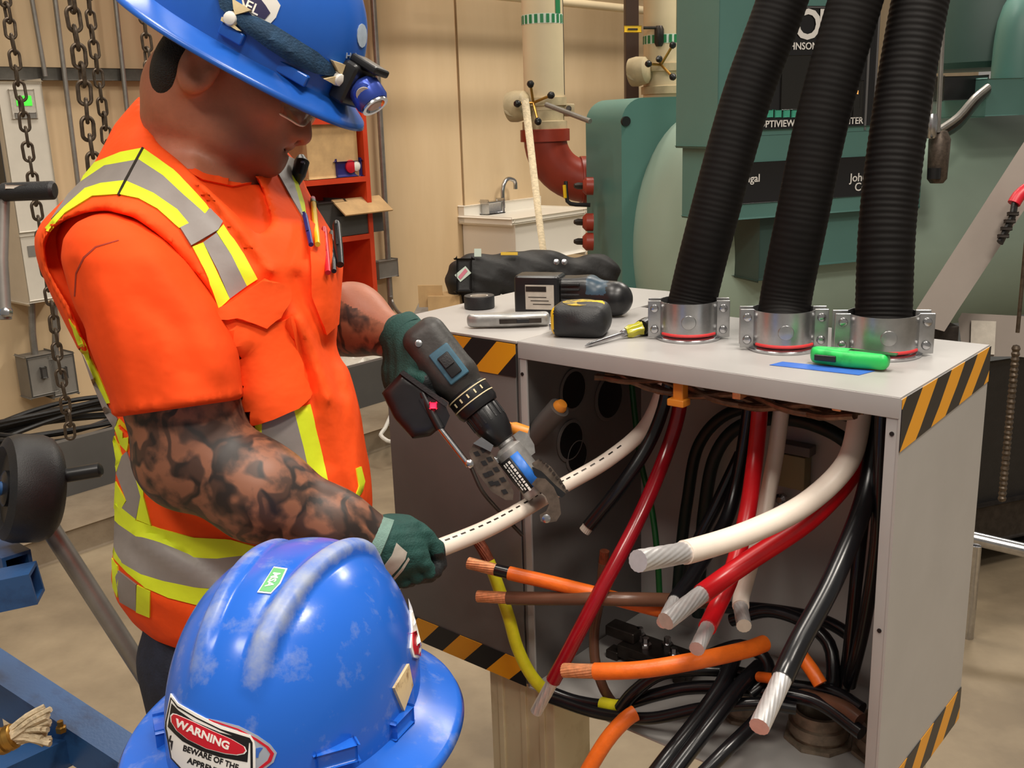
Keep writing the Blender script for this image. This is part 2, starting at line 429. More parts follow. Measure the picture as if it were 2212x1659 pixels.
# ================================================================== frames of the place
A0 = D(1118, 738, 1.55); ZT = A0.z; ZB = .685
ang = math.radians(-41.0); E_ = Vector((math.cos(ang), math.sin(ang), 0)); G_ = Vector((-E_.y, E_.x, 0))
def BX(s, t, z): return Vector((A0.x, A0.y, 0)) + E_ * s + G_ * t + UP * z
def Q(x, y, t): return PL(x, y, A0 + G_ * t, G_)
def QS(x, y, s): return PL(x, y, A0 + E_ * s, E_)
W0 = ZP(60, 900, 0); 
def WL(x, y, off=0): return PL(x, y, W0 + E_ * off, E_)
def WP(a, z, off=0): return W0 + G_ * a + UP * z + E_ * off
def wall_a(x, y, off=0): q = WL(x, y, off); return (q - W0).dot(G_), q.z

stripe_mat('hazard', (232, 158, 20), (22, 21, 24), .105); stripe_mat('hazard_wide', (232, 158, 20), (22, 21, 24), .105)
# ================================================================== setting
mat('concrete', (160, 143, 117), .62, col2=(124, 109, 88), vscale=1.6, bump=.12, bscale=30)
mat('wall_paint', (222, 196, 158), .62, col2=(204, 176, 136), vscale=.9, aniso=(1, 1, .25), bump=.05, bscale=8)
mat('pad', (150, 134, 112), .7, col2=(124, 108, 88), vscale=3, bump=.2, bscale=40)
mat('pad_dark', (86, 84, 82), .55, var=.12, vscale=3)
mb = MB(); mb.box((1.0, 5.5, -.05), (9, 0, 0), (0, 9.5, 0), (0, 0, .05)); struct(mb.build('floor', 'concrete', None, False))
# back wall: precast panels with recessed joints
wall = struct(MB().box(WP(6.5, 3, -.12), G_ * 11, E_ * .06, UP * 3).build('wall_back', 'wall_paint', None, False))
js = [wall_a(560, 300)[0], wall_a(995, 300)[0], wall_a(1504, 150)[0]]
edges = [-4.5] + js + [js[-1] + 2.2, js[-1] + 4.6]
for i in range(len(edges) - 1):
    a0, a1 = edges[i] + .012, edges[i + 1] - .012
    MB().box(WP((a0 + a1) / 2, 3, -.03), G_ * ((a1 - a0) / 2), E_ * .03, UP * 3, .006).build('wall_panel', 'wall_paint', wall)
# concrete equipment pads
def pad(name, px0, px1, width, h, m, back):
    a = ZP(*px0, 0); d_ = G_; L = (ZP(*px1, 0) - a).dot(G_)
    c = a + d_ * (L / 2) - E_ * (width / 2) + UP * (h / 2)
    return struct(MB().box(c, d_ * (L / 2), E_ * (width / 2), UP * (h / 2), .01).build(name, m, None))
pad('floor_pad', (-260, 1345), (1240, 860), 1.05, .11, 'pad', True)
o = MB().box(ZP(-20, 1270, 0) + G_ * 1.15 - E_ * .42 + UP * .23, G_ * 1.3, E_ * .02, UP * .12).build('trim_1', 'pad_dark', None, False); struct(o)
# pad under the chiller
struct(MB().box(Vector((3.6, 6.0, .08)), (2.6, .95, 0), (-.35, .95, 0), (0, 0, .08)).build('floor_pad', 'pad', None, False))

# ================================================================== grey enclosure
cab = thing('electrical_enclosure', 'light grey steel enclosure with open front full of cut power cables', 'enclosure', BX(.29, .17, ZB))
WD, DP = .582, .335; th = .002
MB().box(BX(WD / 2, DP / 2, ZT - .001), E_ * (WD / 2), G_ * (DP / 2), UP * .0015).build('top_cover', 'lip_grey', cab, False)
MB().box(BX(WD / 2, .001, ZT - .013), E_ * (WD / 2), G_ * .0015, UP * .013, .0012).build('front_lip', 'lip_grey', cab)
MB().box(BX(WD, DP / 2, (ZT + ZB) / 2), E_ * .0015, G_ * (DP / 2), UP * ((ZT - ZB) / 2 - .002)).build('side_panel', 'grey_paint', cab, False)
MB().box(BX(0.001, DP / 2, (ZT + ZB) / 2), E_ * .0015, G_ * (DP / 2), UP * ((ZT - ZB) / 2 - .002)).build('side_panel', 'grey_paint_shaded', cab, False)
MB().box(BX(WD / 2, DP, (ZT + ZB) / 2), E_ * (WD / 2), G_ * .0015, UP * ((ZT - ZB) / 2 - .002)).build('back_panel', 'grey_paint', cab, False)
MB().box(BX(WD / 2, DP / 2, ZB), E_ * (WD / 2), G_ * (DP / 2), UP * .0015).build('bottom_panel', 'grey_paint', cab, False)
for s in (.007, WD - .008):
    MB().box(BX(s, .003, (ZT - .026 + ZB) / 2), E_ * .008, G_ * .002, UP * ((ZT - .026 - ZB) / 2), .001).build('front_flange', 'lip_grey', cab)
for (s, z) in ((.022, ZT - .014), (WD - .035, ZT - .014), (.007, ZT - .05), (WD - .008, ZT - .045), (WD - .008, ZT - .30)):
    MB().lathe(BX(s, -.0003, z), G_, [(.0028, 0), (.0028, .002)], 10).build('screw_hole', 'black_ink', cab)
# knockouts in the divider wall
for (x, y, r_) in ((1238, 842, .036), (1316, 858, .042), (1232, 952, .036), (1246, 985, .03), (1372, 800, .024)):
    c = QS(x, y, .004); ko = MB().lathe(c, E_, [(r_, 0), (r_, .0012), (r_ * .86, .0022), (r_ * .86, 0.0015)], 24).build('knockout', 'grey_paint_shaded', cab)
    MB().lathe(c, E_, [(r_ * .86, 0), (r_ * .86, .0018)], 24).build('opening', 'black_ink', cab)
# warning tape
def strip_on(side, x0, y0, x1, y1, wid, m, parent, s0=None):
    a = side(x0, y0); b = side(x1, y1); return a, b
TW = .05
quad_strip('hazard_tape', [BX(WD + .002, 0, ZT - .004 - .062), BX(WD + .002, DP, ZT - .004 - .048), BX(WD + .002, DP, ZT - .001), BX(WD + .002, 0, ZT - .001)], 'hazard', cab, nrm=E_)
quad_strip('hazard_tape', [BX(WD + .002, 0, ZB), BX(WD + .002, DP, ZB), BX(WD + .002, DP, ZB + .055), BX(WD + .002, 0, ZB + .055)], 'hazard', cab, nrm=E_)
bt = quad_strip('blue_masking_tape', [ZP(1662, 790, ZT), ZP(1855, 812, ZT), ZP(1890, 803, ZT), ZP(1690, 783, ZT)], 'blue_tape', None, .0005, UP)
bt.location.z += .0008; tag(bt, 'strip of blue masking tape stuck on the grey enclosure top', 'tape')
# left, closed enclosure
lft = thing('electrical_enclosure', 'closed grey steel enclosure with tools lying on its lid', 'enclosure', BX(-.15, .25, ZB))
LW, LD = .302, .50
MB().box(BX(-LW / 2 - .0015, LD / 2 + .002, (ZT + ZB) / 2), E_ * (LW / 2 - .001), G_ * (LD / 2 - .001), UP * ((ZT - ZB) / 2 - .003)).build('body', 'grey_paint_shaded', lft, False)
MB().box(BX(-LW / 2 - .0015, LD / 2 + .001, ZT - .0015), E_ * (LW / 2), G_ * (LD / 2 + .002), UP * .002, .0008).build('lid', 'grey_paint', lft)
MB().box(BX(-LW / 2 - .0015, -.0005, (ZT + ZB) / 2 - .002), E_ * (LW / 2 - .003), G_ * .0015, UP * ((ZT - ZB) / 2 - .006), .001).build('front_door', 'grey_paint_shaded', lft)
quad_strip('hazard_tape', [BX(-LW, -.003, ZT - .056), BX(-.002, -.003, ZT - .056), BX(-.002, -.003, ZT - .004), BX(-LW, -.003, ZT - .004)], 'hazard_wide', lft, nrm=-G_)
quad_strip('hazard_tape', [BX(-LW, -.003, ZB + .002), BX(-.002, -.003, ZB + .002), BX(-.002, -.003, ZB + .048), BX(-LW, -.003, ZB + .048)], 'hazard_wide', lft, nrm=-G_)
quad_strip('hazard_tape', [BX(.0005, .345, ZT - .055), BX(.0005, LD, ZT - .055), BX(.0005, LD, ZT - .006), BX(.0005, .345, ZT - .006)], 'hazard_wide', lft, nrm=E_)
# cream support posts under the enclosure
mat('cream_paint', (214, 202, 168), .5, col2=(176, 158, 118), vscale=9, thr=(.25, .5))
def post(s, t, w_, d_, label):
    p_ = thing('support_post', label, 'post', BX(s, t, 0))
    zt = ZB - .003; 
    MB().box(BX(s, t, zt / 2 + .004), E_ * w_, G_ * d_, UP * (zt / 2 - .004), .004).build('column', 'cream_paint', p_)
    for k in (-.62, .1, .66): MB().box(BX(s + w_ * k, t - d_, zt / 2 + .004), E_ * .006, G_ * .004, UP * (zt / 2 - .006), .002).build('rib', 'cream_paint', p_)
    MB().box(BX(s, t, .004), E_ * (w_ + .04), G_ * (d_ + .04), UP * .004).build('base_plate', 'cream_paint', p_, False)
post(-.035, .07, .072, .05, 'cream painted steel post under the hazard taped corner between the enclosures')
post(.50, .28, .045, .045, 'cream painted steel post under the back of the open enclosure')
post(-.26, .40, .045, .045, 'cream painted steel post under the back of the closed enclosure')

# ================================================================== flexible conduits and their clamps
def conduit(pts, r_, label, rib=1.0):
    path = spline(pts, .0014); rad = [r_ * (1 + (rib * .0045) * math.sin(2 * math.pi * i * .0014 / .0085)) for i in range(len(path))]
    tag(MB().tube(path, rad, 28).build('flexible_conduit', 'conduit_black', None, True, 0), label, 'conduit')
CL = []
def clamp(cx, cy, r_, label):
    """two bolted half collars on the lid"""
    c = ZP(cx, cy, ZT + .001); hgt = .055
    X = Vector((.985, -.17, 0)).normalized(); Y = Vector((-X.y, X.x, 0))
    t = thing('conduit_clamp', label, 'clamp', c); CL.append(c)
    MB().lathe(c, UP, [(r_ * .9, 0), (r_ * 1.22, 0), (r_ * 1.24, .003), (r_ * 1.12, .006), (r_ * .9, .006)], 32).build('base_ring', 'steel', t)
    for sg in (-1, 1):
        out = []; inn = []
        for k in range(17):
            th = math.radians(14 + 152 * k / 16) ; v = (X * math.cos(th) + Y * math.sin(th) * sg)
            out.append(c + v * (r_ * 1.10)); inn.append(c + v * (r_ * 1.07))
        m_ = MB(); m_.prism([q + UP * .010 for q in out] + [q + UP * .010 for q in inn[::-1]], UP * (hgt - .008)); 
        m_.build('half_collar', 'galv', t, True, 25)
        for s2 in (-1, 1):
            ec = c + X * (s2 * r_ * 1.26) + Y * (sg * r_ * .30) + UP * (hgt / 2 + .003)
            er = MB().box(ec, X * (r_ * .24), Y * .0016, UP * (hgt / 2), .001).build('flange', 'galv', t)
            for dz in (-.016, .016):
                MB().lathe(ec + UP * dz + Y * (sg * .0016), Y * sg, [(.0062, 0), (.0062, .0025), (.0048, .0048), (.0018, .0056)], 12).build('screw', 'steel', er)
    em = MB(); cc = c - Y * (r_ * 1.1) + UP * (hgt * .55)
    em.lathe(cc, -Y, [(.011, -.001), (.010, .001), (.004, .0018)], 16); o_ = em.build('embossed_mark', 'galv', t)
    g_ = []
    for k in range(14):
        th = math.radians(-150 + 120 * k / 13); g_.append(c + (X * math.cos(th) + Y * math.sin(th)) * (r_ * 1.085) + UP * .010)
    MB().tube(g_, .0026, 8).build('red_gasket', 'redgasket', t)
clamp(1487, 728, .040, 'galvanised conduit clamp beside the yellow screwdriver handle')
clamp(1690, 751, .040, 'galvanised conduit clamp standing between two other clamps')
clamp(1903, 763, .043, 'galvanised conduit clamp next to the green utility knife')
def cpath(i, pxs, d0, d1):
    b = CL[i]; out = [b - UP * .06, b + UP * .0, ]
    n = len(pxs)
    for k, (x, y) in enumerate(pxs): out.append(D(x, y, d0 + (d1 - d0) * k / (n - 1)))
    return out
dd = [proj(c)[2] for c in CL]
conduit(cpath(0, [(1495, 655), (1538, 480), (1610, 220), (1690, 0), (1760, -230), (1840, -500)], dd[0] + .015, dd[0] - .13), .0365, 'black ribbed flexible conduit leaning over the screwdriver')
conduit(cpath(1, [(1696, 655), (1730, 480), (1778, 250), (1848, 0), (1915, -230), (2000, -500)], dd[1] + .015, dd[1] - .12), .0365, 'black ribbed flexible conduit rising from the middle clamp')
conduit(cpath(2, [(1908, 690), (1917, 480), (1945, 250), (1988, 0), (2040, -230), (2100, -500)], dd[2] + .005, dd[2] - .03), .0375, 'black ribbed flexible conduit with strongly showing rings beside the green knife', 2.0)

# ================================================================== cables
def cable(label, pts, r_, m, tip=None, name='power_cable', group=None, step=.010, extra=None):
    r_ = r_ * .80; path = spline(pts, step); t = thing(name, label, 'cable', path[0], group)
    if tip is None:
        MB().tube(path, r_, 16).build('jacket', m, t); return t
    L, tm, rr = tip; rr = rr * .81; a, b = split_path(path, L)
    if extra:                     # ring of inner insulation between jacket and conductor
        L2, em, er = extra; er = er * .81; a2, a3 = split_path(a, L2); MB().tube(a3, er, 16).build('inner_insulation', em, t); a = a2
    MB().tube(a, r_, 16).build('jacket', m, t)
    dense = []
    for i in range(len(b) - 1):
        for k in range(6): dense.append(b[i].lerp(b[i + 1], k / 6))
    dense.append(b[-1]); back = (b[0] - b[1]).normalized() * .004; dense = [dense[0] + back] + dense
    MB().tube(dense, rr, 84, True, 14 if tm == AL else 16, 320 if tm == AL else 220, .020 if tm == AL else .045).build('conductor', tm, t, True, 60)
    return t
AL = 'aluminium'
# white cable held by the worker (the stripper bites it)
WHITE1 = [Q(1434, 815, .15), Q(1425, 862, .145), Q(1388, 930, .115), Q(1310, 995, .05), Q(1215, 1050, -.02), D(1130, 1100, 1.42), D(1050, 1143, 1.36), D(960, 1180, 1.30), D(905, 1200, 1.27), D(868, 1212, 1.255)]
cable('white power cable clamped in the cable stripper and held in the green glove', WHITE1, .0150, 'white_jacket')
# printed dashes along that cable
wp = spline(WHITE1, .004); wt = [o for o in COL.objects if o.name == 'power_cable'][0]
for i in range(34, len(wp) - 8, 4):
    tdir = (wp[i + 1] - wp[i]).normalized(); vw = (CAM - wp[i]).normalized(); up_ = (UP - tdir * UP.dot(tdir)).normalized()
    nrm = (vw * .75 + up_ * .66); nrm = (nrm - tdir * nrm.dot(tdir)).normalized(); sd = tdir.cross(nrm)
    c = wp[i] + nrm * .01205
    MB().box(c, tdir * .0042, sd * .0011, nrm * .0003).build('print_mark', 'dark_steel', wt, False)
cable('short black cable with a dark cut end hanging by the white cable', [Q(1445, 815, .15), Q(1432, 880, .14), Q(1400, 960, .11), Q(1345, 1045, .07), Q(1262, 1148, .03)], .0135, 'black_jacket', (.003, 'label_paper', .0108))
cable('long dark red cable hanging in front of the brown and orange cables', [Q(1470, 815, .16), Q(1466, 890, .155), Q(1435, 990, .12), Q(1375, 1130, .04), Q(1290, 1290, -.04), Q(1222, 1420, -.08), Q(1195, 1470, -.09), Q(1158, 1538, -.10)], .0142, 'darkred_jacket', (.062, AL, .0112))
cable('thick white cable curving forward with a bare aluminium end', [Q(1858, 850, .12), Q(1856, 905, .115), Q(1830, 1000, .08), Q(1745, 1085, .02), Q(1630, 1145, -.06), Q(1500, 1188, -.15), Q(1378, 1212, -.26)], .0186, 'white_jacket', (.085, AL, .0158))
cable('bright red cable hanging behind the thick white cable with frayed jacket edge', [Q(1642, 845, .14), Q(1640, 900, .14), Q(1630, 1000, .11), Q(1612, 1120, .05), Q(1580, 1240, .0), Q(1545, 1320, -.04), Q(1505, 1402, -.13)], .0150, 'red_jacket', (.052, AL, .0120))
cable('red cable running under the thick white cable towards the right flange', [Q(1860, 985, .13), Q(1820, 1050, .10), Q(1740, 1130, .05), Q(1620, 1210, -.02), Q(1545, 1262, -.07), Q(1438, 1342, -.17)], .0165, 'red_jacket', (.072, AL, .0142))
cable('slim white cable hanging straight down behind the red cable', [Q(1692, 845, .17), Q(1686, 900, .17), Q(1672, 1000, .15), Q(1645, 1130, .10), Q(1612, 1250, .06), Q(1600, 1300, .04), Q(1607, 1352, -.01)], .0148, 'white_jacket', (.040, AL, .0124))
cable('black cable with bare aluminium end behind the crossing red cable', [Q(1622, 860, .22), Q(1600, 1000, .20), Q(1570, 1120, .15), Q(1505, 1230, .06), Q(1462, 1290, .0), Q(1432, 1345, -.07)], .0135, 'black_jacket', (.055, AL, .0112))
cable('long black cable with a bare aluminium end pointing down by the metal hub', [Q(1905, 850, .14), Q(1895, 930, .13), Q(1868, 1080, .08), Q(1800, 1250, -.02), Q(1725, 1390, -.10), Q(1690, 1465, -.14), Q(1640, 1570, -.22)], .0168, 'black_jacket', (.078, AL, .0142))
cable('glossy black cable next to the right flange of the enclosure', [Q(1885, 850, .22), Q(1880, 950, .22), Q(1868, 1080, .2), Q(1850, 1250, .16), Q(1835, 1400, .15), Q(1822, 1490, .15)], .0115, 'black_jacket')
cable('black cable pressed along the right flange inside the enclosure', [Q(1908, 850, .10), Q(1902, 1000, .09), Q(1893, 1180, .09), Q(1866, 1350, .11), Q(1835, 1480, .13)], .0115, 'black_jacket')
# green-black loops at the back
cable('dark green cable looping down at the back of the enclosure', [Q(1920, 960, .27), Q(1840, 900, .28), Q(1700, 880, .29), Q(1580, 890, .29), Q(1510, 960, .28), Q(1485, 1080, .27), Q(1470, 1200, .27), Q(1460, 1330, .27)], .0125, 'green_jacket')
cable('dark green cable forming the inner loop at the back of the enclosure', [Q(1880, 1000, .25), Q(1800, 935, .26), Q(1700, 905, .27), Q(1600, 920, .27), Q(1545, 985, .26), Q(1522, 1100, .25), Q(1512, 1230, .25), Q(1508, 1330, .25)], .0135, 'green_jacket')
cable('dark cable bending behind the red cables to the enclosure floor', [Q(1600, 980, .23), Q(1548, 1090, .19), Q(1500, 1190, .16), Q(1480, 1300, .15)], .0125, 'black_jacket')
cable('thin green ground wire hanging on the divider wall', [Q(1362, 800, .26), Q(1372, 900, .25), Q(1385, 1000, .24), Q(1408, 1100, .22), Q(1420, 1200, .2), Q(1425, 1290, .2)], .0065, 'green_wire', name='ground_wire')
# motor leads
OR, CU = 'orange_jacket', 'copper'
cable('orange lead with a bare copper end and black inner sleeve', [Q(1470, 1330, .07), Q(1400, 1312, .03), Q(1290, 1283, -.02), Q(1180, 1256, -.05), Q(1100, 1238, -.07), Q(1012, 1216, -.09)], .0135, OR, (.040, CU, .0112), name='motor_lead', extra=(.014, 'black_jacket', .0118))
cable('brown lead with a flattened bare copper end', [Q(1530, 1300, .10), Q(1440, 1296, .04), Q(1330, 1294, -.02), Q(1200, 1293, -.05), Q(1110, 1292, -.07), Q(1032, 1288, -.09)], .0130, 'brown_jacket', (.048, CU, .0112), name='motor_lead')
cable('yellow taped lead with a dull copper end curving up from the enclosure floor', [Q(1230, 1512, .01), Q(1190, 1500, -.01), Q(1150, 1462, -.03), Q(1118, 1400, -.04), Q(1098, 1330, -.045), Q(1072, 1255, -.045), Q(1050, 1200, -.045), Q(1026, 1158, -.045)], .0125, 'yellow_tape', (.044, 'copper_dull', .0112), name='motor_lead')
cable('orange lead with a flat copper end below the brown lead', [Q(1650, 1390, .06), Q(1610, 1404, .02), Q(1500, 1428, -.06), Q(1390, 1446, -.10), Q(1300, 1450, -.12), Q(1218, 1448, -.13)], .0150, OR, (.048, CU, .0122), name='motor_lead')
cable('orange lead hanging out over the bottom edge of the enclosure', [Q(1372, 1540, -.02), Q(1350, 1555, -.035), Q(1310, 1600, -.06), Q(1262, 1680, -.09), Q(1220, 1770, -.11)], .0150, OR, name='motor_lead')
cable('short orange lead lying among the black loops', [Q(1732, 1418, .10), Q(1755, 1450, .09), Q(1772, 1478, .085)], .0128, OR, name='motor_lead')
cable('short orange lead stub showing behind the aluminium cable end', [Q(1640, 1462, .06), Q(1672, 1466, .05), Q(1700, 1470, .05)], .0095, OR, name='motor_lead')
cable('brown lead rising from the yellow tape behind the dark red cable', [Q(1325, 1520, .03), Q(1305, 1490, .02), Q(1286, 1430, .02), Q(1284, 1360, .03), Q(1296, 1290, .03), Q(1306, 1190, .03)], .0100, 'brown_jacket', (.018, 'copper_dull', .009), name='motor_lead')
# black coils on the enclosure floor
def coil(label, pts, r_=.0125, m='black_jacket'): return cable(label, pts, r_, m, name='motor_lead')
coil('black lead looping along the front of the enclosure floor', [Q(1180, 1492, -.01), Q(1250, 1516, .0), Q(1330, 1524, .01), Q(1420, 1500, .02), Q(1500, 1485, .04), Q(1620, 1490, .06), Q(1760, 1515, .08), Q(1862, 1584, .06)])
coil('black lead bent up over the yellow tape', [Q(1340, 1530, -.005), Q(1370, 1495, .0), Q(1430, 1455, .02), Q(1520, 1446, .05), Q(1600, 1455, .08), Q(1700, 1480, .10), Q(1800, 1496, .11), Q(1862, 1532, .10)])
coil('black lead lying below the looped leads', [Q(1190, 1508, -.02), Q(1290, 1540, -.015), Q(1400, 1552, -.01), Q(1520, 1530, .01), Q(1640, 1520, .04), Q(1720, 1530, .06)], .0115)
coil('black lead arching behind the orange lead', [Q(1580, 1340, .16), Q(1660, 1320, .17), Q(1740, 1345, .17), Q(1790, 1390, .16), Q(1800, 1450, .14), Q(1795, 1490, .13)], .0125)
coil('black lead crossing at the back of the enclosure floor', [Q(1560, 1312, .22), Q(1640, 1315, .22), Q(1740, 1330, .22), Q(1800, 1350, .21), Q(1860, 1390, .2)], .0125)
coil('black lead curled round the middle of the enclosure floor', [Q(1520, 1420, .08), Q(1600, 1395, .10), Q(1650, 1420, .10), Q(1660, 1465, .08), Q(1620, 1500, .05)], .0125)
coil('brown taped lead showing behind the metal hub', [Q(1715, 1500, .10), Q(1760, 1508, .09), Q(1820, 1528, .08), Q(1858, 1556, .07)], .0135, 'brown_jacket')
tag(MB().tube(spline([Q(1300, 1521, .005), Q(1335, 1527, .006), Q(1362, 1520, .008)], .004), .0112, 16).build('tape_band', 'yellow_tape'), 'band of yellow tape around the black looped lead', 'tape')
cable('black cable reaching out of the enclosure over its front edge', [Q(1585, 1420, .08), Q(1560, 1480, .03), Q(1500, 1565, -.04), Q(1440, 1640, -.10), Q(1380, 1720, -.15)], .0150, 'black_jacket')
cable('black cable with a pale worn streak reaching towards the orange lead', [Q(1640, 1440, .09), Q(1600, 1480, .04), Q(1530, 1570, -.04), Q(1455, 1668, -.11), Q(1420, 1720, -.14)], .0145, 'black_jacket')
cable('black cable nearest the metal hub reaching out of the enclosure', [Q(1690, 1480, .06), Q(1640, 1550, .01), Q(1570, 1620, -.06), Q(1500, 1690, -.11)], .0125, 'black_jacket')
# hubs on the enclosure floor
mat('hub_metal', (150, 136, 118), .5, .5, var=.3, vscale=50)
def hub(x, y, r_, label):
    c = ZP(x, y, ZB + .002); t = thing('conduit_hub', label, 'hub', c)
    MB().lathe(c, UP, [(r_, .0), (r_ * 1.02, .012), (r_ * 1.12, .014), (r_ * 1.12, .03), (r_, .032), (r_, .05), (r_ * .86, .05), (r_ * .84, .004)], 36).build('bushing', 'hub_metal', t)
    MB().lathe(c, UP, [(r_ * .84, .004), (r_ * .84, .006)], 36).build('opening', 'black_ink', t)
    MB().lathe(c, UP, [(r_ * 1.12, .0), (r_ * 1.3, .0), (r_ * 1.3, .006), (r_ * 1.12, .007)], 8).build('locknut', 'hub_metal', t)
hub(1768, 1592, .040, 'round metal conduit hub on the enclosure floor under the brown lead')
hub(1915, 1625, .040, 'metal conduit hub half hidden behind the right flange')
hub(1605, 1545, .026, 'small metal hub hidden under the black loops')
# connector block with bolts
cb = ZP(1395, 1430, ZB); k = thing('terminal_lug_block', 'dark metal lug block with bolts lying on the enclosure floor', 'terminal block', cb)
cb = BX((cb - A0).dot(E_), (cb - A0).dot(G_), ZB + .002)
MB().box(cb + UP * .02 + E_ * .03, E_ * .07, G_ * .03, UP * .012, .003).build('block', 'dark_steel', k)
MB().box(cb + UP * .042 - E_ * .045, E_ * .03, G_ * .016, UP * .010, .004).build('lug', 'dark_steel', k)
for i in range(5):
    MB().lathe(cb + UP * .032 + E_ * (-.02 + .028 * i) + G_ * (.012 * (-1) ** i), UP, [(.010, 0), (.010, .009), (.006, .010), (.006, .02)], 6).build('bolt', 'steel', k)
for i in range(4):
    MB().box(cb + UP * .008 + E_ * (-.05 + .045 * i) - G_ * .02, E_ * .012, G_ * .012, UP * .008, .002).build('foot', 'dark_steel', k)
# bare copper ground braid tied under the lid
gb = thing('ground_braid', 'bundle of bare copper ground wire tied under the enclosure lid', 'wire bundle', BX(.25, .05, ZT - .06))
for i in range(9):
    a = random.Random(i); pts = []
    for k2 in range(9):
        s = .13 + .39 * k2 / 8
        pts.append(BX(s, .045 + .028 * math.sin(i * 1.7 + k2 * .8) + .03 * math.sin(math.pi * k2 / 8), ZT - .030 - .016 * math.sin(math.pi * k2 / 8) - .012 * math.cos(i * 2.1 + k2 * .9)))
    MB().tube(spline(pts, .01), .0046, 8, True, 5, 300, .12).build('strand', 'braid_metal' if 'braid_metal' in MATS else (mat('braid_metal', (122, 96, 76), .42, .6, var=.3, vscale=90) and 'braid_metal'), gb)
mat('amber', (214, 132, 42), .4)
MB().box(Q(1470, 842, .02), E_ * .008, G_ * .008, UP * .016, .003).build('amber_tie', 'amber', gb)
MB().box(Q(1466, 868, .016), E_ * .013, G_ * .010, UP * .005, .002).build('amber_tie', 'amber', gb)
for (x, y) in ((1598, 842), (1814, 866)): MB().box(Q(x, y, .02), E_ * .006, G_ * .01, UP * .011, .002).build('crimp', 'copper', gb)
# small items seen through the loops at the back
yb = Q(1715, 1010, .32); b = thing('relay_box', 'small yellowish relay box on the enclosure back panel', 'relay', Q(1715, 1060, .33))
mat('relay', (150, 140, 104), .5)
MB().box(Q(1712, 1015, .318), E_ * .026, G_ * .012, UP * .028, .002).build('body', 'relay', b)
MB().box(Q(1718, 968, .318), E_ * .03, G_ * .012, UP * .008, .002).build('top_plate', 'grey_paint_shaded', b)
MB().lathe(Q(1690, 1076, .32), -G_, [(.010, 0), (.010, .008), (.005, .012)], 8).build('bolt', 'steel', b)
mat('drive_grey', (78, 74, 72), .5)
# insulated bus tubes on the divider wall
def bus(x0, y0, x1, y1, s0, s1, label):
    p0, p1 = QS(x0, y0, s0), QS(x1, y1, s1); d_ = (p1 - p0).normalized(); t = thing('bus_stub', label, 'bus stub', p0)
    MB().tube([p0, p1], .017, 20).build('tube', 'drive_grey', t)
    MB().lathe(p1, d_, [(.011, 0), (.011, .004), (.008, .010), (.0, .012)], 18).build('yellow_cap', 'amber', t)
bus(1150, 945, 1208, 880, .006, .06, 'grey bus stub with a yellow cap on the divider wall')
# ================================================================== the worker
mat('skin', (168, 104, 78), .5, var=.14, vscale=18, bump=.05, bscale=180)
mat('orange_cloth', (250, 84, 26), .75, var=.07, vscale=9, bump=.55, bscale=13, spec=.2)
mat('orange_shirt', (240, 76, 24), .8, var=.08, vscale=7, bump=.5, bscale=10, spec=.15)
mat('seam_shadow', (150, 42, 18), .8)  # dark tone paints the shadow line along the sleeve seam
mat('lime', (222, 236, 48), .6, var=.05, spec=.2, bump=.08, bscale=50)
mat('reflect_grey', (142, 134, 130), .5, var=.06, vscale=20, spec=.4, bump=.06, bscale=50)
mat('hair_dark', (20, 14, 12), .7, var=.4, vscale=220, bump=.5, bscale=500)
mat('jeans', (28, 34, 52), .8, var=.25, vscale=60, bump=.2, bscale=300)
mat('glove_green', (22, 68, 62), .75, var=.15, vscale=60, bump=.25, bscale=420)
mat('glove_coat', (30, 34, 36), .6, var=.2, vscale=60, bump=.2, bscale=400)
mat('glove_cuff', (110, 140, 130), .8, var=.1, vscale=90, bump=.3, bscale=600)
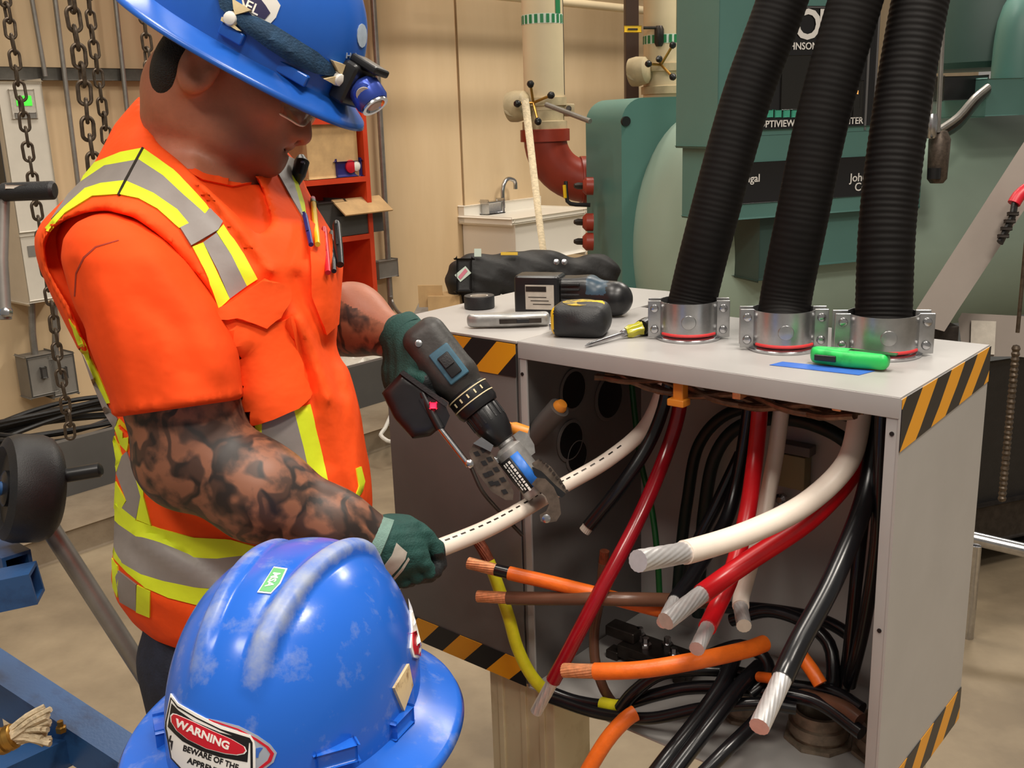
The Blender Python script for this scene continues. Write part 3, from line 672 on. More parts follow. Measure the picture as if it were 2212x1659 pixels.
def tattoo_mat():
    m = bpy.data.materials.new('tattooed_skin'); m.use_nodes = True; nt = m.node_tree; b = nt.nodes['Principled BSDF']; N = nt.nodes.new; Lk = nt.links.new
    tc = N('ShaderNodeTexCoord')
    n0 = N('ShaderNodeTexNoise'); n0.inputs['Scale'].default_value = 14; n0.inputs['Detail'].default_value = 2; Lk(tc.outputs['Object'], n0.inputs['Vector'])
    mx = N('ShaderNodeMixRGB'); mx.inputs[0].default_value = .10; Lk(tc.outputs['Object'], mx.inputs[1]); Lk(n0.outputs['Color'], mx.inputs[2])
    wv = N('ShaderNodeTexWave'); wv.inputs['Scale'].default_value = 7; wv.inputs['Distortion'].default_value = 16; wv.inputs['Detail'].default_value = 2.2; wv.inputs['Detail Scale'].default_value = 1.6; Lk(mx.outputs[0], wv.inputs['Vector'])
    vo = N('ShaderNodeTexVoronoi'); vo.feature = 'DISTANCE_TO_EDGE'; vo.inputs['Scale'].default_value = 26; Lk(mx.outputs[0], vo.inputs['Vector'])
    n1 = N('ShaderNodeTexNoise'); n1.inputs['Scale'].default_value = 34; n1.inputs['Detail'].default_value = 5; Lk(tc.outputs['Object'], n1.inputs['Vector'])
    r1 = N('ShaderNodeValToRGB'); r1.color_ramp.elements[0].position = .18; r1.color_ramp.elements[1].position = .62; Lk(wv.outputs['Fac'], r1.inputs[0])
    r2 = N('ShaderNodeValToRGB'); r2.color_ramp.elements[0].position = .02; r2.color_ramp.elements[1].position = .16; Lk(vo.outputs['Distance'], r2.inputs[0])
    r3 = N('ShaderNodeValToRGB'); r3.color_ramp.elements[0].position = .36; r3.color_ramp.elements[1].position = .60; Lk(n1.outputs[0], r3.inputs[0])
    m1 = N('ShaderNodeMath'); m1.operation = 'MULTIPLY'; Lk(r1.outputs[0], m1.inputs[0]); Lk(r3.outputs[0], m1.inputs[1])
    m2 = N('ShaderNodeMath'); m2.operation = 'MULTIPLY'; Lk(r2.outputs[0], m2.inputs[0]); m2.inputs[1].default_value = .25
    m3 = N('ShaderNodeMath'); m3.operation = 'ADD'; Lk(m1.outputs[0], m3.inputs[0]); Lk(m2.outputs[0], m3.inputs[1])
    cr = N('ShaderNodeValToRGB'); cr.color_ramp.elements[0].position = .05; cr.color_ramp.elements[0].color = lin((40, 29, 25)) + (1,); cr.color_ramp.elements[1].position = .95; cr.color_ramp.elements[1].color = lin((138, 88, 64)) + (1,)
    e = cr.color_ramp.elements.new(.4); e.color = lin((90, 60, 46)) + (1,)
    Lk(m3.outputs[0], cr.inputs[0]); Lk(cr.outputs[0], b.inputs['Base Color']); b.inputs['Roughness'].default_value = .5
    MATS['tattoo'] = m
tattoo_mat()
def arr(q): return np.array(tuple(q))
man = thing('person', 'worker in orange safety vest and blue hard hat stripping a white cable with a drill', 'person', Vector((-.36, 1.36, 0)))

# ---- silhouettes, photo pixels
TORSO = [  # y, left, right, depth centre, half depth
 (175, 318, 400, 1.39, .075), (205, 303, 400, 1.39, .085), (235, 278, 420, 1.39, .09), (270, 248, 500, 1.385, .10), (310, 226, 606, 1.385, .15), (350, 203, 640, 1.385, .17), (410, 158, 664, 1.385, .185), (480, 106, 702, 1.38, .19), (510, 92, 722, 1.38, .19), (560, 98, 733, 1.38, .185),
 (640, 130, 728, 1.375, .175), (740, 178, 724, 1.37, .165), (820, 212, 752, 1.37, .155), (900, 240, 778, 1.37, .15), (1000, 250, 795, 1.375, .148), (1100, 247, 803, 1.38, .148),
 (1180, 243, 806, 1.39, .15), (1250, 240, 806, 1.40, .152), (1300, 252, 800, 1.405, .152), (1345, 285, 780, 1.41, .15), (1385, 330, 740, 1.41, .14), (1420, 420, 640, 1.41, .1)]
_T = np.array(TORSO, float)
def torso_sd(p, inset=0.0, nexp=2.4):
    x, y, d = pix(p); yy = np.clip(y, _T[0, 0], _T[-1, 0])
    xl = np.interp(yy, _T[:, 0], _T[:, 1]); xr = np.interp(yy, _T[:, 0], _T[:, 2]); dc = np.interp(yy, _T[:, 0], _T[:, 3]); hd = np.interp(yy, _T[:, 0], _T[:, 4])
    xc = (xl + xr) / 2; hw = (xr - xl) / 2
    dc = dc + .10 * np.clip((x - xc) / hw, 0, 1) * np.clip((580 - y) / 160, 0, 1)
    q = ((np.abs(x - xc) / hw) ** nexp + (np.abs(d - dc) / hd) ** nexp) ** (1 / nexp)
    hm = hw * d / F
    s1 = (q - 1) * np.minimum(hm, hd)
    s2 = (np.maximum(_T[0, 0] - y, y - _T[-1, 0])) * d / F
    return smax(s1, s2, .02) + inset
ARMHOLE = [(97, 530), (110, 497), (143, 474), (190, 458), (232, 455), (290, 470), (333, 500), (371, 533), (422, 592), (455, 633), (475, 679), (495, 734), (515, 800), (533, 880), (545, 940), (430, 990), (300, 960), (238, 890), (192, 760), (150, 660), (104, 580)]
NECKV = [(308, 222), (318, 268), (340, 310), (388, 348), (436, 394), (500, 452), (560, 512), (588, 480), (566, 408), (548, 377), (592, 372), (614, 318), (600, 200), (330, 140), (306, 180)]
folds = [  # polyline, amplitude (m, + = ridge), width px
 ([(640, 420), (690, 560), (700, 720)], .006, 22), ([(650, 690), (690, 780), (720, 860)], .008, 20), ([(640, 600), (690, 720), (735, 850)], -.006, 14), ([(640, 690), (720, 900), (770, 1080)], .006, 18),
 ([(440, 400), (520, 500), (585, 585)], .008, 12), ([(425, 405), (505, 510), (550, 565)], -.006, 12), ([(300, 980), (420, 1100), (560, 1160)], .007, 18), ([(270, 960), (400, 1110), (520, 1170)], -.007, 14),
 ([(330, 1150), (440, 1210), (520, 1260)], -.008, 12), ([(300, 1160), (420, 1240), (500, 1300)], .006, 16), ([(265, 1200), (330, 1290), (420, 1330)], .005, 16), ([(745, 800), (770, 950), (780, 1080)], .005, 14), ([(620, 700), (660, 800), (700, 1000)], -.005, 16)]
def vest_sd(p):
    s = torso_sd(p); x, y, d = pix(p); near = d < 1.42
    dsp = np.zeros(len(p))
    for pl, a_, w_ in folds: dsp += 1.2 * a_ * np.exp(-(seg_d(x, y, pl) / w_) ** 2)
    dsp += .0025 * np.sin(x * .021 + y * .013) * np.sin(y * .017 - x * .009)
    s = s - np.where(near, dsp, 0) - np.where(near, .016 * np.exp(-(poly_sd(x, y, ARMHOLE) / 34) ** 2) * (y < 760), 0)
    ah = poly_sd(x, y, ARMHOLE) * d / F; ah = np.maximum(ah, d - 1.34)
    s = smax(s, -ah, .008)
    nk = poly_sd(x, y, NECKV) * d / F
    s = smax(s, -nk, .006)
    return s
V, Fq = sdf_mesh(vest_sd, (-.85, .95, .68), (-.02, 1.72, 1.68), .0062, 4, 1.5)
vest = fast_obj('safety_vest', V, Fq, ['orange_cloth'], man, relax=2)
vb = bvh_of(vest)
# ---- T-shirt: torso and both sleeves
SLEEVE = np.array([(462, 190, 280, 1.235, .04), (482, 160, 318, 1.23, .058), (515, 136, 366, 1.225, .076), (560, 130, 410, 1.218, .085), (650, 155, 470, 1.21, .088), (750, 192, 515, 1.20, .088), (860, 236, 526, 1.195, .086), (930, 250, 530, 1.19, .086)], float)
def sleeve_sd(p):
    x, y, d = pix(p); yy = np.clip(y, 462, 930)
    xl, xr, dc, hd = [np.interp(yy, SLEEVE[:, 0], SLEEVE[:, k]) for k in (1, 2, 3, 4)]
    q = np.sqrt(((x - (xl + xr) / 2) / ((xr - xl) / 2)) ** 2 + ((d - dc) / hd) ** 2)
    s = (q - 1) * np.minimum((xr - xl) / 2 * d / F, hd)
    for pl, a_, w_ in (([(330, 560), (420, 680), (470, 800)], .007, 26), ([(300, 640), (380, 720), (400, 800)], -.004, 18), ([(220, 620), (250, 740), (280, 860)], .004, 22), ([(345, 700), (370, 760), (350, 840)], .003, 14), ([(160, 570), (175, 640), (185, 720)], -.004, 10)):
        s = s - a_ * np.exp(-(seg_d(x, y, pl) / w_) ** 2)
    top = (460 - y) * d / F
    hem = ((y - 902) * 277 + (x - 250) * 40) / 280 * d / F      # slanted hem line
    hemridge = .0022 * np.exp(-((hem + .006) / .004) ** 2)
    return smax(smax(s - hemridge, top, .02), hem, .004)
def farsleeve(p): return rcone(p, arr(D(540, 470, 1.50)), arr(D(606, 640, 1.53)), .075, .07)
def shirt_sd(p):
    x, y, d = pix(p)
    s = torso_sd(p, .014); s = smax(s, (y - 1330) * d / F, .01)
    s = smin(s, sleeve_sd(p), .012); s = smin(s, farsleeve(p), .02)
    opening = np.linalg.norm((p - arr(D(452, 300, 1.335))) / np.array([.115, .12, .075]), axis=1) - 1
    s = smax(s, -opening * .08, .008)
    hollow = sleeve_sd(p) + .013; h2 = ((y - 868) * 277 + (x - 250) * 40) / 280 * d / F
    return np.maximum(s, -np.maximum(hollow, -h2))
V, Fq = sdf_mesh(shirt_sd, (-.85, .95, .68), (-.02, 1.78, 1.68), .0062, 4, 1.5)
shirt = fast_obj('t_shirt', V, Fq, ['orange_shirt'], man, relax=2)
shb = bvh_of(shirt)

# ---- body: head, neck, arms in one surface
HT = math.radians(24)
hf = np.array(_r * math.cos(HT) - _u * math.sin(HT) + _f * .10); hf /= np.linalg.norm(hf)
hu = np.array(_r * math.sin(HT) + _u * math.cos(HT) - _f * .04); hu -= hf * (hu @ hf); hu /= np.linalg.norm(hu)
hs = np.cross(hu, hf)                 # towards his left (away from the camera)
HR = np.stack([hf, hs, hu], 1); HO = arr(D(480, 150, 1.30))
def H(a, b, c): return HO + hf * a + hs * b + hu * c
ELB = arr(D(402, 985, 1.215)); WR = arr(D(842, 1186, 1.238))
FE, FW = arr(D(650, 700, 1.56)), arr(D(868, 738, 1.46))
def head_sd(p):
    s = ell(p, H(.022, 0, .055), (.088, .078, .098), HR)
    s = smin(s, ell(p, H(.055, 0, -.015), (.060, .064, .085), HR), .03)
    s = smin(s, ell(p, H(.050, 0, -.062), (.064, .056, .042), HR), .03)
    s = smin(s, ell(p, H(.030, 0, -.085), (.060, .052, .03), HR), .03)
    s = smin(s, rcone(p, H(.098, 0, -.078), H(.100, 0, -.082), .019, .018), .018)            # chin
    for sg in (-1, 1): s = smin(s, ell(p, H(.072, .043 * sg, -.022), (.028, .024, .026), HR), .018)   # cheek bones
    s = smin(s, ell(p, H(.092, 0, .030), (.022, .058, .014), HR), .016)                            # brow
    for sg in (-1, 1): s = smax(s, -ell(p, H(.112, .033 * sg, .010), (.022, .021, .015), HR), .012)     # sockets
    for sg in (-1, 1): s = smin(s, ell(p, H(.089, .031 * sg, .009), (.014, .015, .012), HR), .004)      # eyes
    s = smin(s, rcone(p, H(.102, 0, .014), H(.123, 0, -.033), .009, .0145), .012)                  # nose
    for sg in (-1, 1): s = smin(s, ell(p, H(.112, .014 * sg, -.038), (.014, .010, .010), HR), .007)
    s = smax(s, -ell(p, H(.122, .007, -.043), (.006, .004, .005), HR), .003); s = smax(s, -ell(p, H(.122, -.007, -.043), (.006, .004, .005), HR), .003)
    s = smin(s, ell(p, H(.104, 0, -.053), (.013, .026, .0075), HR), .006)                          # lips
    s = smin(s, ell(p, H(.101, 0, -.067), (.013, .024, .0075), HR), .006)
    s = smax(s, -ell(p, H(.117, 0, -.0605), (.012, .028, .0022), HR), .004)
    for sg in (-1, 1):                                                                              # ears
        ec = H(-.002, .084 * sg, -.016); e1 = ell(p, ec, (.024, .011, .036), HR); e1 = smax(e1, -ell(p, ec + hs * (.009 * sg) + hf * .002, (.012, .008, .021), HR), .006)
        e1 = smin(e1, ell(p, ec + hf * .013 - hu * .004, (.006, .007, .008), HR), .004); s = smin(s, e1, .008)
    nk = rcone(p, H(-.02, 0, -.045), arr(D(440, 340, 1.385)), .064, .078)
    nk = smin(nk, rcone(p, H(-.030, 0, -.025), arr(D(404, 290, 1.375)), .043, .052), .03)
    s = smin(s, nk, .035)
    return s
def arms_sd(p):
    s = rcone(p, arr(D(312, 640, 1.22)), arr(D(385, 850, 1.205)), .050, .060)
    s = smin(s, rcone(p, arr(D(400, 830, 1.205)), ELB, .062, .060), .03)
    s = smin(s, rcone(p, arr(D(372, 985, 1.225)), arr(D(400, 1010, 1.22)), .034, .036), .03)
    s = smin(s, rcone(p, arr(D(440, 985, 1.205)), arr(D(560, 1062, 1.205)), .060, .054), .03)
    s = smin(s, rcone(p, arr(D(560, 1062, 1.205)), arr(D(720, 1135, 1.22)), .054, .040), .03)
    s = smin(s, rcone(p, arr(D(720, 1135, 1.22)), WR, .040, .031), .025)
    f = rcone(p, arr(D(560, 500, 1.51)), FE, .05, .044); f = smin(f, rcone(p, FE, arr(D(760, 690, 1.52)), .048, .050), .03); f = smin(f, rcone(p, arr(D(760, 690, 1.52)), FW, .048, .027), .03)
    return np.minimum(s, f)
def body_sd(p):
    s = smin(head_sd(p), arms_sd(p), .02)
    s = smin(s, np.maximum(torso_sd(p, .024), (pix(p)[1] - 1320) * pix(p)[2] / F), .02)
    opening = np.linalg.norm((p - arr(D(452, 300, 1.335))) / np.array([.13, .14, .09]), axis=1) - 1
    return s
V, Fq = sdf_mesh(body_sd, (-.85, .95, .70), (.0, 1.82, 1.83), .0042, 5, 1.5)
c = V[Fq].mean(1); x, y, d = pix(c)
arm = ((y > 700) & (arms_sd(c) < .006) & (d < 1.33)) | ((arms_sd(c) < .006) & (d > 1.44) & (c @ _rn > -.4) & (y > 560) & (y - 640 > (x - 720) * .55))
lipm = (np.minimum(ell(c, H(.104, 0, -.053), (.015, .027, .009), HR), ell(c, H(.101, 0, -.067), (.015, .025, .009), HR)) < 0)
mat('lips', (150, 84, 72), .5)
body = fast_obj('body', V, Fq, ['skin', 'tattoo', 'lips'], man, np.where(arm, 1, np.where(lipm, 2, 0)), relax=2)
vv_ = np.zeros(len(body.data.vertices) * 3); body.data.vertices.foreach_get('co', vv_); vv_ = vv_.reshape(-1, 3) + np.array(man['_w']); hq = (vv_ - HO) @ HR
br = np.clip((-.040 - hq[:, 2]) / .03, 0, 1) * np.clip((hq[:, 0] - .02) / .05, 0, 1) * np.clip((.13 - np.abs(hq[:, 2])) / .02, 0, 1)
at_ = body.data.attributes.new('stubble', 'FLOAT', 'POINT'); at_.data.foreach_set('value', br)
nt = M('skin').node_tree; sb_ = nt.nodes['Principled BSDF']; src = sb_.inputs['Base Color'].links[0].from_socket; aa = nt.nodes.new('ShaderNodeAttribute'); aa.attribute_name = 'stubble'; mm = nt.nodes.new('ShaderNodeMixRGB'); mu = nt.nodes.new('ShaderNodeMath'); mu.operation = 'MULTIPLY'; mu.inputs[1].default_value = .6
nt.links.new(aa.outputs['Fac'], mu.inputs[0]); nt.links.new(mu.outputs[0], mm.inputs[0]); nt.links.new(src, mm.inputs[1]); mm.inputs[2].default_value = lin((66, 44, 38)) + (1,); nt.links.new(mm.outputs[0], sb_.inputs['Base Color'])
body['label'] = 'bare face and tattooed forearms'
# eyes, brows, stubble
for sg in (-1, 1):
    MB().lathe(Vector(H(.0905, .0315 * sg, .009)), Vector(hf + hs * .25 * sg), [(.0118, -.006), (.0118, 0), (.010, .004), (.006, .0075), (0, .009)], 16).build('eyeball', 'white_ink', man)
    MB().lathe(Vector(H(.0905, .0315 * sg, .009)), Vector(hf + hs * .1 * sg - hu * .4), [(.0052, .0088), (.003, .0094), (0, .0096)], 12).build('iris', 'hair_dark', man)
    MB().tube([Vector(H(.100 - .006 * k * k * .3, (.016 + .012 * k) * sg, .030 + .002 * k)) for k in range(4)], [.003, .0045, .004, .002], 8).build('eyebrow', 'hair_dark', man)
def hair_sd(p):
    s = ell(p, H(.022, 0, .053), (.094, .085, .106), HR)
    s = smin(s, ell(p, H(-.036, 0, -.020), (.042, .078, .068), HR), .02)
    s = smax(s, -ell(p, H(.100, 0, -.03), (.108, .13, .115), HR), .006)
    s = smax(s, -(((p - HO) @ hu) + .078), .01)
    return s
V, Fq = sdf_mesh(hair_sd, HO - .17, HO + .2, .0045, 4); fast_obj('hair', V, Fq, ['hair_dark'], man, relax=1)
# ---- trousers and boots
def legs_sd(p):
    hipL, hipR = np.array([-.30, 1.45, .90]), np.array([-.44, 1.30, .88])
    s = np.maximum(torso_sd(p, .03), (1180 - pix(p)[1]) * pix(p)[2] / F)
    for hp, kn, an in ((hipL, np.array([-.27, 1.50, .48]), np.array([-.26, 1.52, .10])), (hipR, np.array([-.44, 1.32, .46]), np.array([-.45, 1.36, .10]))):
        s = smin(s, rcone(p, hp, kn, .098, .072), .04); s = smin(s, rcone(p, kn, an, .072, .060), .03)
    return s
V, Fq = sdf_mesh(legs_sd, (-.75, 1.05, .03), (.0, 1.75, 1.06), .011, 4); fast_obj('trousers', V, Fq, ['jeans'], man, relax=1)
def boots_sd(p):
    s = np.full(len(p), 9.0)
    for an, dr in ((np.array([-.26, 1.52, .06]), np.array([.17, .06, -.02])), (np.array([-.45, 1.36, .06]), np.array([.17, .05, -.02]))):
        s = np.minimum(s, smin(rcone(p, an + [0, 0, .07], an, .062, .058), rcone(p, an, an + dr, .052, .046), .03))
    return smax(s, -p[:, 2] + .001, .004)
V, Fq = sdf_mesh(boots_sd, (-.62, 1.2, -.02), (.05, 1.75, .24), .009, 4); fast_obj('boots', V, Fq, ['black_matte'], man, relax=1)

# ---- gloves: near fist round the cable, far hand round the drill grip
def fist_frame(o, fwd, up):
    fwd = Vector(fwd).normalized(); up = Vector(up); up = (up - fwd * up.dot(fwd)).normalized(); return arr(o), arr(fwd), arr(up), arr(fwd.cross(up))
def glove(name, wrist, cuffend, o, fwd, axis, knuck, label, bounds, hole_r, fl=1.0, S=1.0):
    """o = centre of the held bar, axis = bar direction (towards the little finger), knuck = direction from the bar to the knuckles, fwd = from wrist to fingers"""
    o = arr(o); ax = arr(Vector(axis).normalized()); kn = Vector(knuck); kn = arr((kn - Vector(ax) * kn.dot(Vector(ax))).normalized()); ot = np.cross(ax, kn)
    if ot @ arr(fwd) < 0: ot = -ot
    wr0, cf0 = arr(wrist), arr(cuffend)
    def f(p):
        return g(o + (p - o) / S) * S
    wrist = o + (wr0 - o) / S; cuffend = o + (cf0 - o) / S
    def g(p):
        s = rcone(p, arr(wrist), o + kn * .030 - ot * .036, .038, .036)
        s = smin(s, rcone(p, arr(cuffend), arr(wrist), .042, .037), .02)
        R = np.stack([ax, kn, ot], 1)
        s = smin(s, rbox(p, o + kn * .030 - ot * .018, (.043 * fl, .017, .036), .014, R), .02)          # palm / back of hand
        for k in range(4):                                                                             # fingers curl round the bar
            c0 = o + ax * ((k - 1.5) * .0225 * fl); r_ = (.0108, .0115, .0112, .0098)[k] if fl >= 0 else .011; L = (.96, 1.04, 1.0, .86)[k]
            rad = hole_r + r_ * .9; pts = []
            for a_ in (100, 60, 15, -30, -80 * L, -120 * L):
                t_ = math.radians(a_); pts.append(c0 + kn * (math.sin(t_) * rad * 1.1) + ot * (math.cos(t_) * rad * 1.15))
            fs = np.full(len(p), 9.0)
            for i in range(5): fs = smin(fs, rcone(p, pts[i], pts[i + 1], r_ * (1.08 - .03 * i), r_ * (1.05 - .03 * i)), .004)
            s = smin(s, fs, .005)
        th = [o - ax * .040 + kn * .018 - ot * .030, o - ax * .046 - kn * .006 - ot * .006, o - ax * .036 - kn * (hole_r + .012) + ot * .012, o - ax * .018 - kn * (hole_r + .011) + ot * .026]
        ts = np.full(len(p), 9.0)
        for i in range(3): ts = smin(ts, rcone(p, th[i], th[i + 1], .0145 - .001 * i, .0135 - .001 * i), .005)
        s = smin(s, ts, .008)
        s = s - .0008 * np.sin(((p - o) @ ot) * 380)
        return s
    V, Fq = sdf_mesh(f, np.minimum(cf0, o) - .10, np.maximum(cf0, o) + .10, .0032, 4)
    cc = V[Fq].mean(1); coat = ((cc - o) @ ot > .004 * S) & ((cc - o) @ kn < .012 * S) | ((cc - o) @ kn < -.006 * S)
    cf = np.linalg.norm(cc - cf0, axis=1) < .048
    return fast_obj(name, V, Fq, ['glove_green', 'glove_coat', 'glove_cuff'], man, np.where(cf & (name == 'glove'), 0, np.where(coat, 1, 0)), relax=1), f
wdir = (WHITE1[-1] - WHITE1[-2]).normalized()
HC = D(884, 1212, 1.264)
gl1, _ = glove('glove', D(846, 1184, 1.240), D(824, 1176, 1.234), HC, _r, -(_r * .86 - _u * -.32) * 1 + _f * .25, -_f * .8 + _u * .25 - _r * .1, '', None, .0150, 1.0, .80)
gb1 = bvh_of(gl1)
MB().lathe(D(812, 1176, 1.232), (D(860, 1196, 1.235) - D(812, 1176, 1.232)), [(.030, -.010), (.0345, -.009), (.0365, .0), (.0375, .008), (.034, .009)], 28).build('glove_cuff', 'glove_cuff', man)
drape('glove_label', [(856, 1173), (879, 1193), (875, 1208), (860, 1228), (843, 1245), (825, 1228), (846, 1200)], gb1, 'label_paper', gl1, .0012, 8)
drape('glove_print', [(882, 1204), (885, 1208), (870, 1232), (851, 1253), (848, 1249), (866, 1229)], gb1, 'label_paper', gl1, .001, 6)
# ---- pieces sewn on the vest
L_, R_ = 'lime', 'reflect_grey'
ST = [
 (L_, [(158, 410), (207, 352), (262, 330), (310, 321), (301, 346), (228, 359), (175, 395)]),
 (R_, [(150, 420), (175, 395), (228, 359), (301, 346), (272, 391), (220, 397), (186, 408), (145, 444), (112, 475)]),
 (L_, [(99, 492), (141, 448), (186, 408), (220, 397), (272, 391), (257, 421), (201, 425), (143, 461), (104, 500)]),
 (L_, [(310, 321), (375, 367), (389, 380), (452, 451), (442, 463), (353, 380), (301, 346)]),
 (R_, [(301, 346), (353, 380), (442, 463), (434, 471), (409, 484), (384, 453), (333, 418), (272, 391)]),
 (L_, [(272, 391), (333, 418), (384, 453), (409, 484), (387, 494), (340, 452), (300, 430), (257, 421)]),
 (L_, [(415, 534), (439, 524), (495, 646), (475, 666), (445, 590)]),
 (R_, [(439, 524), (467, 504), (500, 552), (533, 618), (495, 646), (470, 585)]),
 (L_, [(467, 502), (482, 486), (520, 540), (556, 603), (533, 618), (500, 552)]),
 (L_, [(536, 922), (566, 912), (566, 945), (558, 950)]),
 (R_, [(566, 916), (634, 884), (656, 970), (675, 1057), (640, 1012), (566, 948)]),
 (L_, [(634, 884), (669, 873), (690, 960), (710, 1048), (675, 1057), (656, 970)]),
 (L_, [(247, 1087), (296, 1124), (345, 1141), (420, 1161), (500, 1166), (568, 1183), (545, 1197), (470, 1205), (420, 1203), (345, 1173), (296, 1158), (247, 1124)]),
 (R_, [(247, 1124), (296, 1158), (345, 1173), (420, 1203), (470, 1205), (545, 1197), (590, 1180), (600, 1230), (520, 1275), (420, 1267), (355, 1254), (306, 1240), (266, 1215), (245, 1180)]),
 (L_, [(245, 1180), (266, 1215), (306, 1240), (355, 1254), (420, 1267), (520, 1278), (540, 1320), (450, 1311), (420, 1305), (365, 1291), (316, 1269), (276, 1235), (248, 1205)]),
 (R_, [(252, 1246), (258, 1232), (296, 1262), (296, 1319), (261, 1299)]),
 (L_, [(298, 1263), (326, 1277), (325, 1333), (296, 1321)]),
 (L_, [(244, 1205), (256, 1222), (258, 1250), (256, 1290), (246, 1268)]),
 (L_, [(150, 688), (166, 712), (190, 760), (216, 812), (240, 870), (230, 872), (200, 812), (172, 745)]),
 (R_, [(172, 752), (200, 812), (230, 872), (255, 905), (250, 932), (226, 895), (196, 820)]),
 (L_, [(249, 921), (259, 904), (284, 941), (276, 976), (262, 960)]),
 (L_, [(243, 953), (249, 941), (266, 985), (254, 1020)]),
 (R_, [(266, 985), (276, 976), (289, 1010), (306, 1072), (296, 1121), (266, 1097), (276, 1082), (254, 1023)]),
 (L_, [(289, 1010), (311, 1037), (312, 1072), (328, 1134), (297, 1122), (306, 1072)]),
 (L_, [(252, 1040), (274, 1082), (266, 1097), (296, 1121), (290, 1128), (249, 1098)]),
 (R_, [(589, 358), (612, 335), (634, 345), (629, 378), (645, 435), (658, 478), (632, 434)]),
 (L_, [(628, 380), (636, 378), (656, 440), (662, 482), (655, 478), (645, 435)]),
 (L_, [(768, 1012), (778, 1008), (786, 1040), (781, 1062), (770, 1080), (780, 1092), (790, 1124), (784, 1132), (754, 1106), (774, 1050)]),
]
for m_, pl in ST: drape('reflective_stripe', pl, vb, m_, vest, .0022, 12)
drape('reflective_patch', [(452, 453), (480, 481), (470, 499), (412, 532), (389, 494), (434, 471)], vb, R_, vest, .0042, 10)
pk = drape('pocket', [(486, 690), (560, 706), (636, 684), (655, 770), (673, 850), (640, 884), (590, 905), (545, 920), (530, 905), (512, 800)], vb, 'orange_cloth', vest, .008, 14, bulge=lambda x, y: .010 * math.exp(-((x - 585) / 70) ** 2 - ((y - 850) / 90) ** 2))
drape('pocket_flap', [(474, 670), (510, 645), (571, 601), (598, 612), (619, 628), (621, 660), (598, 686), (571, 711), (548, 703), (524, 699), (475, 684)], vb, 'orange_cloth', vest, .015, 10)
drape('chest_pocket', [(660, 478), (690, 505), (733, 520), (730, 590), (722, 700), (700, 720), (676, 640)], vb, 'orange_cloth', vest, .007, 14)
drape('shirt_collar', [(352, 318), (392, 352), (440, 378), (500, 392), (560, 386), (592, 372), (594, 382), (562, 397), (500, 404), (436, 390), (386, 362), (346, 326)], shb, 'orange_shirt', shirt, .004, 10)
drape('shoulder_seam', [(309, 320), (313, 322), (276, 392), (259, 424), (255, 423), (271, 391)], vb, 'dark_steel', vest, .0030, 8)
drape('sleeve_seam_shadow', [(160, 640), (163, 590), (180, 555), (206, 532), (256, 518), (257, 520), (208, 535), (183, 558), (166, 591), (163, 640)], shb, 'seam_shadow', shirt, .0005, 8)
# ================================================================== hard hats
mat('hat_blue', (34, 92, 184), .28, var=.06, vscale=12, spec=.5)
def worn_mat():
    m = mat('hat_blue_worn', (34, 98, 200), .24, bump=.015, bscale=60); nt = m.node_tree; b = nt.nodes['Principled BSDF']; N = nt.nodes.new; Lk = nt.links.new
    at_ = N('ShaderNodeAttribute'); at_.attribute_name = 'wear'; tc = N('ShaderNodeTexCoord')
    n = N('ShaderNodeTexNoise'); n.inputs['Scale'].default_value = 34; n.inputs['Detail'].default_value = 7; n.inputs['Roughness'].default_value = .65; Lk(tc.outputs['Object'], n.inputs['Vector'])
    ad = N('ShaderNodeMath'); ad.operation = 'MULTIPLY_ADD'; Lk(at_.outputs['Fac'], ad.inputs[0]); ad.inputs[1].default_value = .34; Lk(n.outputs[0], ad.inputs[2])
    r = N('ShaderNodeValToRGB'); r.color_ramp.elements[0].position = .56; r.color_ramp.elements[1].position = .95; r.color_ramp.elements[0].color = lin((34, 98, 200)) + (1,); r.color_ramp.elements[1].color = lin((150, 160, 184)) + (1,)
    Lk(ad.outputs[0], r.inputs[0]); Lk(r.outputs[0], b.inputs['Base Color'])
    r2 = N('ShaderNodeMath'); r2.operation = 'MULTIPLY_ADD'; Lk(at_.outputs['Fac'], r2.inputs[0]); r2.inputs[1].default_value = .22; r2.inputs[2].default_value = .22; Lk(r2.outputs[0], b.inputs['Roughness'])
worn_mat()
mat('scuff', (150, 158, 178), .4, col2=(40, 100, 200), vscale=38, thr=(.36, .60))
